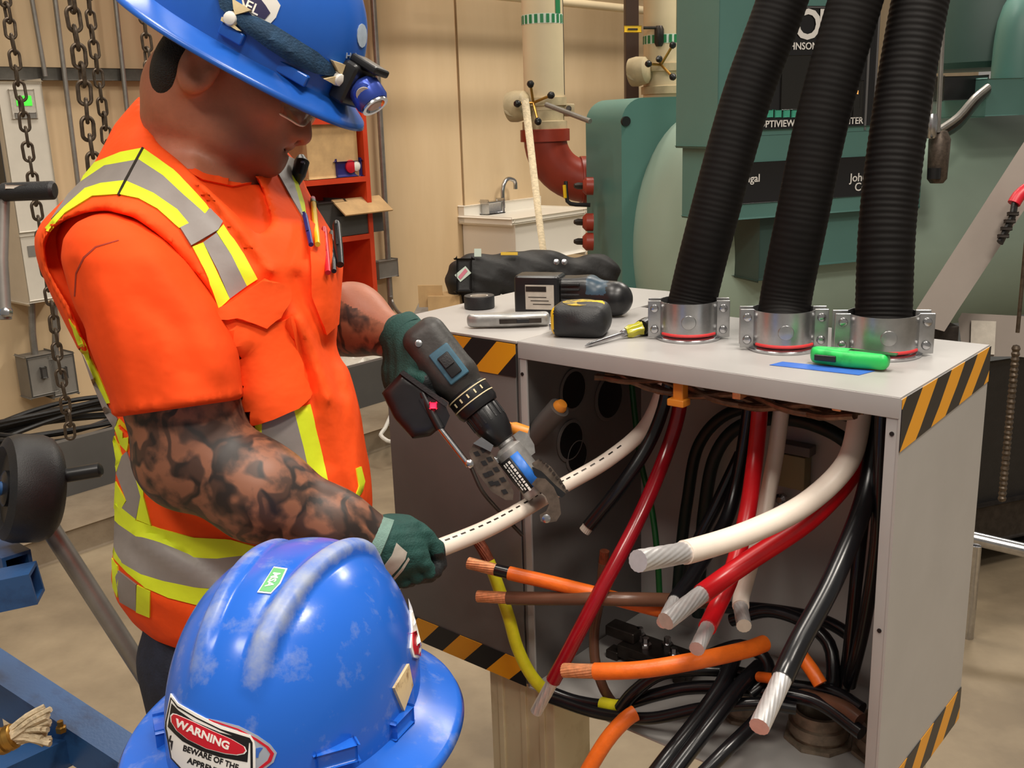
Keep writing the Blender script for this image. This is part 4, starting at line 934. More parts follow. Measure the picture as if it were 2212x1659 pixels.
def hat_grid(O, X, Y, Zx, a, b, h, ba, bb, shift=0, droop=.012, ridges=((0, .0085, .013), (.036, .0065, .011), (-.036, .0065, .011)), rlen=(-.085, .10), pw=2.35):
    """hard hat shell: X forward, Y left, Zx up; a,b crown semi axes, ba,bb brim semi axes"""
    O, X, Y, Zx = Vector(O), Vector(X), Vector(Y), Vector(Zx); NT, NR, NB = 168, 72, 12
    verts = []; faces = []; idx = []; wear = []
    def ridge(x, y, z):
        d_ = 0
        for (y0, amp, wd) in ridges:
            yy = y0 * (1 + .35 * x / a)
            k = math.exp(-((y - yy) / wd) ** 4)
            t = min(1, max(0, (x - rlen[0]) / .03)) * min(1, max(0, (rlen[1] - x) / .03)) * min(1, max(0, (z - h * .30) / .02)); d_ = max(d_, amp * k * t)
        return d_
    for i in range(NR + NB + 1):
        row = []
        for k in range(NT):
            th = 2 * math.pi * k / NT; ct, st = math.cos(th), math.sin(th)
            if i <= NR:
                ph = (i / NR) * math.pi / 2; rr = math.sin(ph) ** (2 / pw * .98); z = h * math.cos(ph) ** (2 / pw)
                x, y = a * rr * ct, b * rr * st
                dz = ridge(x, y, z); n_ = Vector((x / a / a, y / b / b, z / h / h + .0001)).normalized(); q = Vector((x, y, z)) + n_ * dz; wr_ = min(1, dz / .007)
            else:
                t = (i - NR) / NB; s_ = t
                x = (a + (ba - a) * s_) * ct + shift * s_; y = (b + (bb - b) * s_) * st
                fil = .014 * (1 - t) ** 4; z = -droop * t ** 1.5 - .004 + fil * .3 - (.005 * max(0, ct) ** 2 * t) - .006 * abs(st) * t * 0
                if i == NR + NB: z -= .004
                q = Vector((x, y, z)); wr_ = 0
            wear.append(wr_); row.append(len(verts)); verts.append(O + X * q.x + Y * q.y + Zx * q.z)
        idx.append(row)
    for i in range(NR + NB):
        for k in range(NT):
            k2 = (k + 1) % NT
            if i == 0: faces.append([idx[0][0], idx[1][k], idx[1][k2]])
            else: faces.append([idx[i][k], idx[i + 1][k], idx[i + 1][k2], idx[i][k2]])
    return verts, faces, wear
def add_hat(label, O, X, Zx, a, b, h, ba, bb, m, **kw):
    X = Vector(X).normalized(); Zx = Vector(Zx); Zx = (Zx - X * Zx.dot(X)).normalized(); Y = Zx.cross(X)
    t = thing('hard_hat', label, 'hard hat', Vector(O))
    vs_, fs_, wr_ = hat_grid(O, X, Y, Zx, a, b, h, ba, bb, **kw)
    used = sorted({i for f in fs_ for i in f}); mp = {j: i for i, j in enumerate(used)}
    sh = new_obj('shell', [vs_[i] for i in used], [[mp[i] for i in f] for f in fs_], m, t, True, auto=60)
    at_ = sh.data.attributes.new('wear', 'FLOAT', 'POINT'); at_.data.foreach_set('value', [wr_[i] for i in used])
    so = sh.modifiers.new('thickness', 'SOLIDIFY'); so.thickness = .003; so.offset = -1
    return t, sh, (Vector(O), X, Y, Zx)
# --- worker's hat
TH = math.radians(29.5)
h1X = _r * math.cos(TH) - _u * math.sin(TH) + _f * .06
h1Z = (_r * math.sin(TH) + _u * math.cos(TH)) * math.cos(math.radians(17)) - _f * math.sin(math.radians(17))
hat1, sh1, fr1 = add_hat('blue full brim hard hat with a headlamp strapped on, worn by the vested worker', D(537, 94, 1.285), h1X, h1Z, .142, .110, .152, .174, .146, 'hat_blue', ridges=((0, .006, .012),), rlen=(-.09, .06))
b1 = bvh_of(sh1)
def hp(fr, x, y, z): return fr[0] + fr[1] * x + fr[2] * y + fr[3] * z
mat('strap_blue', (28, 62, 92), .85, var=.2, vscale=60, bump=.3, bscale=400)
mat('tape_cream', (226, 204, 158), .6, var=.1, vscale=60)
mat('lamp_blue', (58, 80, 170), .25, .5)
mat('sticker_grey', (176, 190, 206), .4, var=.1, vscale=80)
drape('headlamp_strap', [(470, -20), (500, -20), (506, 4), (508, 20), (496, 34), (480, 20)], b1, 'strap_blue', hat1, .008, 10)
st = drape('headlamp_strap', [(508, 31), (553, 36), (594, 55), (643, 86), (683, 111), (713, 138), (721, 156), (713, 161), (675, 155), (626, 135), (578, 104), (537, 73), (516, 54)], b1, 'strap_blue', hat1, .006, 12, bulge=lambda x, y: .010 * math.exp(-((x - 600) / 90) ** 2 - ((y - (94 + (x - 600) * .62)) / 22) ** 2))
for pl in ([(506, 0), (545, 24), (512, 34), (508, 22)], [(712, 128), (748, 140), (728, 156), (722, 150)], [(484, 38), (500, 46), (524, 68), (515, 66), (482, 46)], [(693, 166), (718, 160), (726, 170), (715, 178)]):
    drape('cream_tape', pl, b1, 'tape_cream', st, .011, 8)
for (x, y) in ((502, 42), (722, 166)):
    h = b1.ray_cast(CAM, ray(x, y).normalized()); MB().lathe(h[0], h[1], [(.007, 0), (.009, .006), (.007, .013), (.0, .016)], 14).build('clip', 'white_plain', st)
drape('round_sticker', [(520, -14), (560, -22), (592, -10), (606, 12), (596, 38), (584, 51), (565, 46), (545, 34), (525, 12)], b1, 'white_plain', hat1, .0012, 8)
mat('navy_print', (52, 48, 84), .4)
drape('sticker_print', [(524, -10), (560, -6), (574, 12), (584, 28), (572, 42), (552, 34), (530, 12)], b1, 'navy_print', hat1, .002, 7)
v2, f2 = text_2d('EL', 34, .4)
drape('sticker_text', None, b1, 'white_ink', hat1, .0026, verts2=[(545 + .9 * x + .35 * y, 18 + .45 * x - .85 * y) for x, y in v2], faces2=f2)
drape('emblem_sticker', [(781 + 10.5 * math.cos(t * .5236), 77 + 26 * math.sin(t * .5236)) for t in range(12)], b1, 'sticker_grey', hat1, .0012, 7)
v2, f2 = text_2d('Help', 17, .1)
drape('hat_lettering', None, b1, 'sticker_grey', hat1, .0012, verts2=[(762 + .95 * x + .1 * y, 121 + .03 * x - y) for x, y in v2], faces2=f2)
# accessory slots on the brim edge of the crown
for (x, y, L) in ((503, 74, .030), (628, 156, .044)):
    h = b1.ray_cast(CAM, ray(x, y).normalized()); MB().box(h[0] + h[1] * .002, fr1[1] * (L / 2), fr1[3].cross(fr1[1]) * .006, fr1[3] * .007, .003).build('accessory_slot', 'hat_blue', hat1)
# headlamp on the front
hl = hp(fr1, .140, -.030, .028); hl = D(762, 182, proj(hl)[2])
fx = (fr1[1] * .95 - fr1[2] * .30).normalized(); fz = fr1[3]; fy = fz.cross(fx)
lampm = MB().box(hl, fx * .012, fy * .026, fz * .026, .008).build('lamp_bracket', 'black_plastic', hat1)
MB().box(hl + fx * .010 + fz * .030, fx * .020, fy * .018, fz * .005, .004).build('lamp_visor', 'black_plastic', hat1)
hd = MB().lathe(hl + fx * .014 + fz * .004, fx - fz * .45, [(.016, -.004), (.021, .002), (.021, .022), (.018, .027), (.0, .027)], 22).build('lamp_head', 'lamp_blue', hat1)
lc = hl + fx * .014 + fz * .004 + (fx - fz * .45).normalized() * .027
MB().lathe(lc, fx - fz * .45, [(.017, -.001), (.0175, .003), (.013, .003), (.011, -.0), (.0, -.0005)], 22).build('lens_ring', 'steel', hd)
MB().lathe(lc, fx - fz * .45, [(.0105, .0002), (.008, .003), (0, .004)], 18).build('lens', 'label_paper', hd)
d2 = proj(hl)[2]
kb = MB().lathe(D(784, 196, d2 - .014), fx * .5 - fz * .4 - Vector(_f) * .7, [(.008, -.01), (.0125, -.004), (.0125, .008), (.010, .010), (.0, .010)], 18).build('lamp_button', 'lamp_blue', hat1)
MB().lathe(D(784, 196, d2 - .014) + (fx * .5 - fz * .4 - Vector(_f) * .7).normalized() * .010, fx * .5 - fz * .4 - Vector(_f) * .7, [(.0095, -.001), (.0095, .0015), (0, .002)], 18).build('button_face', 'label_paper', kb)
# suspension band seen behind the ear
MB().tube([hp(fr1, .10 * math.cos(t) - .004, .083 * math.sin(t), -.02) for t in [math.pi * (.55 + .9 * k / 24) for k in range(25)]], .010, 8, True, flat=.35).build('headband', 'black_matte', hat1)
MB().box(hp(fr1, -.110, -.012, -.012), fr1[1] * .014, fr1[2] * .022, fr1[3] * .020, .005).build('ratchet_knob', 'black_plastic', hat1)
# safety glasses
mat('lens_clear', (196, 178, 150), .06, trans=.75, alpha=.55, spec=.8)
sg_ = thing('safety_glasses', 'clear safety glasses on the face of the vested worker', 'glasses', Vector(H(.09, 0, -.01)))
rim = []; rows = []
for k in range(15):
    a_ = math.radians(-92 + 184 * k / 14); xx = .062 + .062 * math.cos(a_); yy = .064 * math.sin(a_); dip = .006 * math.cos(a_ * 2.2) if abs(a_) < .6 else 0
    rows.append([Vector(H(xx + .006, yy, .026)), Vector(H(xx + .006, yy, .005)), Vector(H(xx + .002, yy, -.026 + .018 * math.exp(-(yy / .012) ** 2)))])
vv = [q for r_ in rows for q in r_]; ff = []
for k in range(14):
    for j in range(2): i0 = k * 3 + j; ff.append([i0, i0 + 3, i0 + 4, i0 + 1])
lo_ = new_obj('lens', vv, ff, 'lens_clear', sg_); lo_.modifiers.new('thickness', 'SOLIDIFY').thickness = .002
MB().tube(spline([r_[2] for r_ in rows], .004), .0016, 8).build('lens_edge', 'white_plain', sg_)
for s_ in (-1, 1):
    MB().tube([Vector(H(.085, .064 * s_, .020)), Vector(H(.04, .076 * s_, .018)), Vector(H(-.012, .081 * s_, .016)), Vector(H(-.035, .082 * s_, .002))], [.0035, .003, .0025, .002], 8).build('temple', 'black_plastic', sg_)
# --- hat of the kneeling worker in front
# its axes: forward away from the camera and to the right
h2Z = (Vector((-.034, -.192, 1))).normalized()
h2X = Vector((math.sin(.2647), math.cos(.2647), 0)).normalized()
H2O = D(649, 1518, .895)
hat2, sh2, fr2 = add_hat('scuffed blue hard hat with a warning sticker on its back', H2O, h2X, h2Z, .1377, .1002, .140, .168, .1424, 'hat_blue_worn', shift=-.005, ridges=((-.030, .0095, .0088), (.036, .0050, .0078)), rlen=(-.118, .105), pw=2.3)
b2 = bvh_of(sh2)
kn2 = thing('person', 'kneeling worker under the scuffed blue hard hat with a warning sticker', 'person', Vector((H2O.x, H2O.y, 0)))
def p2_sd(p):
    o = arr(H2O); s = ell(p, o + [.0, .01, .01], (.082, .098, .10)); s = smin(s, ell(p, o + [.03, .05, -.065], (.06, .065, .075)), .04)
    s = smin(s, ell(p, o + [.05, .10, -.055], (.014, .02, .02)), .012)
    for sg in (-1, 1): s = smin(s, ell(p, o + [.07 * sg + .01, .0 - .03 * sg, -.04], (.014, .02, .03)), .01)
    s = smin(s, rcone(p, o + [-.02, -.02, -.08], o + [-.04, -.04, -.19], .055, .062), .03)
    sh = o + np.array([-.04, -.04, -.24]); ax = np.array([.85, -.52, 0])
    s = smin(s, rcone(p, sh - ax * .14, sh + ax * .14, .068, .068), .05)
    hip = o + np.array([-.08, -.10, -.66]); s = smin(s, rcone(p, sh + [0, 0, -.05], hip, .135, .125), .08)
    for sg in (-1, 1):
        kne = hip + ax * .10 * sg + np.array([.18, .28, -.20]); ft = kne + np.array([-.14, -.34, -.12]); ft[2] = .07; kne[2] = .10
        s = smin(s, rcone(p, hip + ax * .09 * sg, kne, .085, .068), .05); s = smin(s, rcone(p, kne, ft, .062, .05), .03)
        el = sh + ax * .20 * sg + np.array([.05, .10, -.25]); ha = el + np.array([.10, .20, -.10])
        s = smin(s, rcone(p, sh + ax * .15 * sg, el, .055, .045), .04); s = smin(s, rcone(p, el, ha, .045, .034), .03)
        s = smin(s, rbox(p, ha + np.array([.02, .04, -.02]), (.02, .03, .04), .015), .02)
        for k in range(4): s = smin(s, rcone(p, ha + np.array([.03 + .012 * k, .06, -.02 - .006 * k]), ha + np.array([.05 + .012 * k, .10, -.05 - .004 * k]), .009, .008), .004)
        s = smin(s, rcone(p, ha + np.array([0, .04, -.03]), ha + np.array([.0, .075, -.06]), .011, .009), .006)
    return s
oo = arr(H2O); V, Fq = sdf_mesh(p2_sd, (oo[0] - .5, oo[1] - .65, -.02), (oo[0] + .5, oo[1] + .55, oo[2] + .14), .011, 4)
c = V[Fq].mean(1); z = c[:, 2]; sh_z = oo[2] - .17
midx = np.where(z > sh_z, 0, np.where(z > oo[2] - .62, 1, 2))
fast_obj('body', V, Fq, ['skin', 'orange_cloth', 'jeans'], kn2, midx, relax=1)['label'] = 'kneeling body in orange work shirt and dark trousers'
# stickers on the front hat
mat('silver_sticker', (170, 178, 190), .35, .2)
mat('gold_sticker', (222, 196, 148), .45, col2=(150, 118, 84), vscale=70, thr=(.3, .45))
drape('oval_sticker', [(440, 1550), (470, 1556), (516, 1568), (557, 1589), (584, 1608), (598, 1626), (591, 1646), (570, 1662), (540, 1680), (470, 1670), (430, 1600)], b2, 'silver_sticker', hat2, .0006, 12)
drape('oval_sticker_edge', [(452, 1553), (516, 1574), (555, 1595), (580, 1612), (592, 1627), (586, 1644), (562, 1662), (556, 1660), (578, 1642), (584, 1628), (574, 1614), (552, 1599), (514, 1577), (452, 1556)], b2, 'red_ink', hat2, .0009, 8)
drape('sticker_star', [(553, 1616), (562, 1614), (568, 1615), (560, 1626), (558, 1636), (553, 1636)], b2, 'blue_tape', hat2, .0009, 6)
warn = drape('warning_sticker', [(371, 1498), (386, 1519), (427, 1542), (478, 1568), (541, 1587), (549, 1599), (552, 1614), (552, 1690), (440, 1690), (400, 1668), (371, 1637), (359, 1570), (360, 1557)], b2, 'white_ink', hat2, .0013, 10)
drape('sticker_outline', [(372, 1506), (387, 1525), (427, 1549), (478, 1574), (540, 1593), (546, 1603), (547, 1690), (542, 1690), (541, 1604), (478, 1577), (427, 1552), (386, 1528), (373, 1510), (363, 1560), (363, 1572), (374, 1636), (400, 1664), (398, 1666), (372, 1637), (360, 1571), (361, 1558)], b2, 'black_ink', hat2, .0016, 9)
drape('sticker_block', [(374, 1519), (388, 1534), (421, 1557), (476, 1581), (539, 1598), (537, 1620), (535, 1645), (476, 1634), (435, 1620), (397, 1600), (380, 1584), (366, 1569)], b2, 'black_ink', hat2, .0016, 9)
ovl = [(372, 1545), (377, 1540), (385, 1542), (421, 1558), (462, 1578), (503, 1596), (530, 1612), (534, 1621), (529, 1627), (514, 1630), (489, 1627), (448, 1616), (408, 1596), (385, 1577), (373, 1558)]
drape('warning_oval', ovl, b2, 'white_ink', hat2, .0019, 8)
drape('warning_oval', [(452 + (x - 452) * .965, 1586 + (y - 1586) * .95) for x, y in ovl], b2, 'red_ink', hat2, .0022, 8)
def hat_text(body, cx, cy, size, ang_, sx, m_, off, bold):
    v2, f2 = text_2d(body, size, bold); ca, sa = math.cos(math.radians(ang_)), math.sin(math.radians(ang_))
    drape('sticker_lettering', None, b2, m_, hat2, off, verts2=[(cx + sx * x * ca + y * sa * .5, cy + sx * x * sa - y * ca) for x, y in v2], faces2=f2, smooth=False)
hat_text('WARNING', 441, 1586, 24, 24.5, 1.06, 'white_ink', .0025, .8)
hat_text('BEWARE OF THE', 457, 1636, 18, 20, .92, 'black_ink', .0017, .4)
hat_text('APPRENTICE', 453, 1658, 18, 21, .95, 'black_ink', .0017, .4)
drape('lightning_mark', [(371, 1588), (374, 1588), (371, 1598), (377, 1600), (374, 1620), (372, 1609), (373, 1603), (368, 1600)], b2, 'black_ink', hat2, .0017, 5)
drape('maker_badge', [(592, 1226), (621, 1230), (606, 1262), (585, 1284), (556, 1281), (574, 1254)], b2, 'white_ink', hat2, .0012, 7)
mat('badge_green', (96, 172, 110), .5)
drape('badge_field', [(588 + (x - 588) * .86, 1255 + (y - 1255) * .90) for x, y in ((592, 1226), (621, 1230), (606, 1262), (585, 1284), (556, 1281), (574, 1254))], b2, 'badge_green', hat2, .0016, 7)
v2, f2 = text_2d('MSA', 22, .5)
drape('maker_lettering', None, b2, 'white_ink', hat2, .0020, verts2=[(589 - x * .46 + y * .95, 1255 + x * .72 + y * .11) for x, y in v2], faces2=f2, smooth=False)
drape('diamond_sticker', [(878, 1434), (887, 1480), (868, 1535), (847, 1486)], b2, 'gold_sticker', hat2, .003, 8)
drape('side_sticker', [(882, 1292), (890, 1312), (903, 1360), (911, 1395), (906, 1424), (890, 1420), (884, 1400), (888, 1360)], b2, 'white_plain', hat2, .0018, 8)
drape('side_sticker_print', [(887, 1368), (900, 1362), (908, 1395), (904, 1418), (892, 1414), (888, 1396)], b2, 'red_ink', hat2, .0026, 8)
for (x, y, L, az) in ((922, 1402, .024, 0), (864, 1572, .028, 0), (726, 1645, .032, 1), (352, 1592, .026, 0)):
    h = b2.ray_cast(CAM, ray(x, y).normalized())
    if h[0] is not None:
        rad = (h[0] - fr2[0]); rad = (rad - fr2[3] * rad.dot(fr2[3])).normalized(); tg = fr2[3].cross(rad)
        MB().box(h[0] + fr2[3] * .006, tg * (L / 2), rad * .0035, fr2[3] * .007, .0025).build('accessory_slot', 'hat_blue_worn', hat2)
# ================================================================== drill with cable stripper
mat('drill_body', (52, 50, 48), .5, var=.25, vscale=40, bump=.05, bscale=200)
mat('drill_blue', (54, 96, 116), .45, var=.2, vscale=60)
mat('ring_print', (214, 200, 160), .5)
mat('led_red', (255, 30, 60), .4, emit=2.5)
mat('tool_grey', (150, 148, 146), .4, .5, var=.2, vscale=60)
mat('tool_dark', (98, 86, 76), .45, .5, var=.3, vscale=60)
mat('label_blue', (40, 110, 200), .4, var=.15, vscale=90)
def slab(poly, d0, d1): return MB().prism([D(x, y, d0) for x, y in poly], D(sum(q[0] for q in poly) / len(poly), sum(q[1] for q in poly) / len(poly), d1) - D(sum(q[0] for q in poly) / len(poly), sum(q[1] for q in poly) / len(poly), d0))
DA, DB = D(908, 716, 1.44), D(1078, 938, 1.425); dx = (DB - DA).normalized(); dL = (DB - DA).length
dn = (CAM - DA).normalized(); dn = (dn - dx * dn.dot(dx)).normalized(); dy = dn.cross(dx)          # dn: towards the viewer
drill = thing('cordless_drill', 'black and teal cordless drill driving the cable stripper', 'drill', DA)
def DR(a, b, c): return DA + dx * a + dy * b + dn * c
RD = np.stack([arr(dx), arr(dy), arr(dn)], 1)
GRIPD = (D(884, 876, 1.435) - D(925, 765, 1.45)).normalized()
def drill_sd(p):
    s = rbox(p, DR(.045, 0, 0), (.055, .033, .034), .022, RD)
    s = smin(s, rcone(p, DR(.09, 0, 0), DR(.108, 0, 0), .031, .028), .012)
    s = smin(s, rcone(p, D(930, 770, 1.45), D(892, 862, 1.435), .020, .021), .018)
    return s
V, Fq = sdf_mesh(drill_sd, arr(DA) - .16, arr(DA) + .17, .0034, 4); fast_obj('housing', V, Fq, ['drill_body'], drill, relax=1)
MB().box(DR(.066, .004, .033), dx * .026, dy * .016, dn * .004, .003).build('gear_plate', 'drill_blue', drill)
sw = MB().box(DR(.068, .004, .0375), dx * .017, dy * .009, dn * .003, .002).build('speed_switch', 'black_plastic', drill); MB().box(DR(.062, .004, .041), dx * .008, dy * .0075, dn * .002, .001).build('slider', 'rubber', sw)
MB().lathe(DR(.018, -.012, .034), dn, [(.005, -.002), (.005, .001), (.003, .0015)], 10).build('case_screw', 'steel', drill)
rg = MB().lathe(DR(.108, 0, 0), dx, [(.028, -.004), (.0315, 0), (.0318, .026), (.029, .032), (.0275, .032)], 36).build('clutch_ring', 'black_plastic', drill)
for h_ in (.001, .0165): MB().lathe(DR(.108 + h_, 0, 0), dx, [(.0312, 0), (.0325, .0003), (.0325, .0017), (.0312, .002)], 36).build('scale_line', 'ring_print', rg)
for k in range(5):
    t_ = math.radians(50 + 22 * k); v_ = dy * math.cos(t_) + dn * math.sin(t_); MB().box(DR(.117, 0, 0) + v_ * .0318, dx * .003, v_.cross(dx) * .0011, v_ * .0006).build('scale_mark', 'ring_print', rg)
ck = MB().lathe(DR(.138, 0, 0), dx, [(.0235, 0), (.0255, .004), (.0255, .028), (.021, .046), (.0165, .056), (.012, .058)], 30).build('chuck', 'black_plastic', drill)
for k in range(18):
    t_ = math.radians(20 * k); v_ = dy * math.cos(t_) + dn * math.sin(t_); MB().box(DR(.152, 0, 0) + v_ * .0256, dx * .010, v_.cross(dx) * .0012, v_ * .0007).build('knurl', 'rubber', ck)
MB().lathe(DR(.194, 0, 0), dx, [(.012, 0), (.0125, .006), (.008, .012), (.006, .030)], 18).build('chuck_nose', 'tool_grey', drill)
# battery under the grip
bc = D(892, 880, 1.43); bu = GRIPD; bf = (dx - bu * dx.dot(bu)).normalized(); bs = bu.cross(bf)
bpoly = [(822, 848), (868, 800), (920, 830), (966, 872), (966, 914), (930, 944), (890, 950), (850, 906)]
bP = [arr(D(x, y, 1.42)) for x, y in bpoly]
def bat_sd(p):
    x, y, d = pix(p); return smax((poly_sd(x, y, bpoly) + 8) * d / F, np.abs(d - 1.428) - .034, .012) - .004
V, Fq = sdf_mesh(bat_sd, np.min(bP, 0) - .06, np.max(bP, 0) + .06, .0036, 4); fast_obj('battery', V, Fq, ['black_plastic'], drill, relax=1)
slab([(862, 806), (872, 800), (968, 870), (964, 880)], 1.386, 1.47).build('battery_rail', 'rubber', drill)
vb_ = (CAM - bc).normalized()
MB().box(D(936, 876, 1.385), _r * .0042, _u * .0038, _f * .003, .0015).build('charge_light', 'led_red', drill)
slab([(905, 862), (928, 858), (962, 876), (972, 898), (960, 926), (930, 905)], 1.388, 1.44).build('battery_nose', 'black_plastic', drill)
# far hand on the grip
gl2, _ = glove('work_glove', D(893, 752, 1.456), D(872, 730, 1.464), D(918, 812, 1.445), dx, GRIPD * 1.0, -_r * .8 + _u * .15 - _f * .35, '', None, .0190, 1.0, .84)
MB().lathe(D(868, 724, 1.464), (D(890, 747, 1.456) - D(866, 724, 1.464)), [(.031, -.012), (.035, -.011), (.036, -.003), (.035, .006), (.031, .007)], 26).build('glove_cuff', 'glove_green', man)
# cable stripper
sp = thing('cable_stripper', 'drill powered cable stripper head with a blue label clamped on the white cable', 'cable stripper', DR(.2, 0, 0))
sa = DR(.206, -.004, .004); sb = sa + dx * .075
MB().lathe(sa, dx, [(.012, -.004), (.019, 0), (.0215, .003), (.0215, .072), (.019, .076)], 30).build('drum', 'tool_grey', sp)
for (c0, c1, m_, r_) in ((62, 98, 'label_blue', .0218), (98, 150, 'black_ink', .0218)):
    vv = []; ff = []
    for k in range(9):
        t_ = math.radians(c0 + (c1 - c0) * k / 8); v_ = dy * math.cos(t_) + dn * math.sin(t_)
        vv += [sa + dx * .012 + v_ * r_, sa + dx * .064 + v_ * r_]
        if k: n_ = len(vv); ff.append([n_ - 4, n_ - 2, n_ - 1, n_ - 3])
    o = new_obj('label', vv, ff, m_, sp); o.modifiers.new('thickness', 'SOLIDIFY').thickness = .0006
# worn print rows on the label
rl = random.Random(11)
for t0 in (112, 126, 138):
    x = -.022
    while x < .022:
        L = rl.uniform(.0025, .006); t_ = math.radians(t0); v_ = dy * math.cos(t_) + dn * math.sin(t_); MB().box(sa + dx * (.038 + x + L / 2) + v_ * .0225, dx * (L / 2), v_.cross(dx) * (.0016 if t0 == 112 else .0009), v_ * .0004).build('label_print', 'white_ink', sp, False); x += L + rl.uniform(.0008, .002)
slab([(1022, 958), (1040, 944), (1066, 962), (1060, 976), (1040, 966)], 1.378, 1.40).build('silver_plate', 'steel', sp)
cap = MB().box(sa + dx * .004 - dy * .034 + dn * .006, dx * .006, dy * .016, dn * .012, .004).build('silver_block', 'steel', sp)
# slotted guard, left of the drum
guard = [(1013, 978), (1024, 955), (1040, 952), (1058, 972), (1092, 1028), (1110, 1062), (1108, 1080), (1092, 1080), (1062, 1062), (1030, 1020)]
gd = slab(guard, 1.385, 1.425).build('slotted_guard', 'tool_dark', sp, True, 30)
for i, (x, y) in enumerate([(1030, 980), (1046, 1000), (1060, 1022), (1074, 1044), (1090, 1062), (1044, 972), (1058, 992), (1072, 1014), (1086, 1036), (1050, 1026), (1062, 1044)]):
    slab([(x - 8, y - 3), (x + 2, y - 6), (x + 8, y + 3), (x - 2, y + 6)], 1.3838, 1.388).build('slot', 'black_ink', gd, False)
# lever and knob on the far side
lv = slab([(1108, 940), (1122, 930), (1140, 936), (1154, 960), (1156, 978), (1140, 990), (1128, 968)], 1.43, 1.45).build('lever', 'tool_grey', sp)
MB().tube([D(1092, 922, 1.45), D(1112, 926, 1.45), D(1140, 934, 1.45)], [.006, .010, .009], 12).build('amber_knob', 'amber', sp)
MB().tube([D(1084, 914, 1.44), D(1098, 924, 1.44)], [.006, .009], 12).build('amber_knob', 'amber', sp)
# jaws round the cable
jaw = slab([(1150, 1000), (1166, 990), (1190, 1008), (1212, 1036), (1226, 1062), (1218, 1072), (1206, 1066), (1184, 1048), (1162, 1030)], 1.40, 1.44).build('ridged_jaw', 'tool_dark', sp, True, 30)
for k in range(9):
    x, y = 1166 + 58 * k / 8, 990 + 70 * (k / 8) ** 1.15; slab([(x - 2, y - 1), (x + 2, y - 3), (x + 5, y + 3), (x + 1, y + 5)], 1.398, 1.442).build('ridge', 'dark_steel', jaw, False)
hook = [(1148, 1046), (1160, 1032), (1178, 1034), (1196, 1052), (1208, 1078), (1212, 1110), (1202, 1126), (1180, 1130), (1168, 1126), (1166, 1112), (1180, 1104), (1186, 1090), (1178, 1072), (1162, 1058)]
slab([(1150, 1008), (1170, 1018), (1200, 1048), (1222, 1066), (1214, 1075), (1190, 1064), (1158, 1042)], 1.395, 1.43).build('jaw_block', 'black_plastic', sp)
slab(hook, 1.385, 1.425).build('hook_jaw', 'tool_dark', sp, True, 30)
MB().lathe(D(1180, 1120, 1.388), -_f, [(.006, -.004), (.006, .003), (.003, .004)], 12).build('pivot_pin', 'steel', sp)
# reaction arm
MB().tube([D(912, 848, 1.395), D(930, 885, 1.392), D(952, 926, 1.39)], [.006, .007, .007], 12).build('arm_sleeve', 'black_plastic', sp)
MB().tube([D(948, 922, 1.39), D(1012, 1004, 1.385)], .0042, 12).build('arm_rod', 'steel', sp)
MB().lathe(D(1014, 1002, 1.382), -_f, [(.006, -.004), (.006, .002), (.003, .004)], 12).build('arm_joint', 'steel', sp)
MB().tube(spline([D(1018, 1010, 1.385), D(1040, 1058, 1.385), D(1070, 1095, 1.40), D(1128, 1156, 1.42)], .008), .0028, 10).build('arm_bar', 'dark_steel', sp)

# ================================================================== tools on the enclosure lids
def rise(x, y, h): return ZP(x, y, ZT + h)
LZ = .0015
c = rise(1036, 664, LZ); tr = thing('tape_roll', 'roll of black electrical tape on the lid of the closed enclosure', 'tape roll', c)
MB().lathe(c, UP, [(.0165, 0), (.027, 0), (.0275, .001), (.0275, .021), (.027, .022), (.0165, .022), (.0165, 0)], 36).build('tape', 'rubber', tr); MB().lathe(c, UP, [(.014, .001), (.0165, .001), (.0165, .0215), (.014, .0215), (.014, .001)], 30).build('core', 'label_paper', tr)
# grey utility knife
mat('knife_grey', (176, 176, 174), .35, .6, var=.15, vscale=60)
def knife(x0, y0, x1, y1, label, m, hw, hz, m2):
    a, b = rise(x0, y0, hz + LZ), rise(x1, y1, hz + LZ); x_ = (b - a); L = x_.length / 2; x_.normalize(); y_ = UP.cross(x_).normalized(); c_ = (a + b) / 2; t = thing('utility_knife', label, 'knife', c_ - UP * hz)
    R = np.stack([arr(x_), arr(y_), arr(UP)], 1)
    def f(p):
        q = (p - arr(c_)) @ R; wv_ = hw * (1 + .12 * np.cos(q[:, 0] / L * 4.2)) * np.where(q[:, 0] < -L * .72, 1 - .5 * ((-q[:, 0] / L - .72) / .28), 1)
        d1 = np.maximum(np.abs(q[:, 0]) - L + hz, 0); return smax(np.sqrt(np.maximum(np.abs(q[:, 1]) - wv_ + hz, 0) ** 2 + np.maximum(np.abs(q[:, 2]) - hz * .25, 0) ** 2 + d1 ** 2) - hz * .75, np.abs(q[:, 2]) - hz, .002)
    V, Fq = sdf_mesh(f, arr(c_) - L - .02, arr(c_) + L + .02, .0026, 4); fast_obj('handle', V, Fq, [m], t, relax=1)
    return t, c_, x_, y_, L
k1, kc, kx, ky, kL = knife(1003, 693, 1192, 687, 'silver grey utility knife lying beside the tape measure', 'knife_grey', .016, .0115, None)
MB().box(kc + kx * .02 - ky * .0148, kx * .034, ky * .002, UP * .0042, .0012).build('slider_track', 'dark_steel', k1); MB().box(kc + kx * .024 - ky * .0165, kx * .010, ky * .002, UP * .003, .001).build('slider', 'black_plastic', k1)
mat('knife_green', (44, 196, 92), .4, col2=(30, 150, 70), vscale=50, thr=(.3, .5))
k2, kc, kx, ky, kL = knife(1745, 764, 1926, 782, 'green utility knife lying by the blue masking tape', 'knife_green', .017, .0115, None)
MB().box(kc - kx * .026 - ky * .0155, kx * .014, ky * .002, UP * .004, .0012).build('slider_track', 'black_plastic', k2)
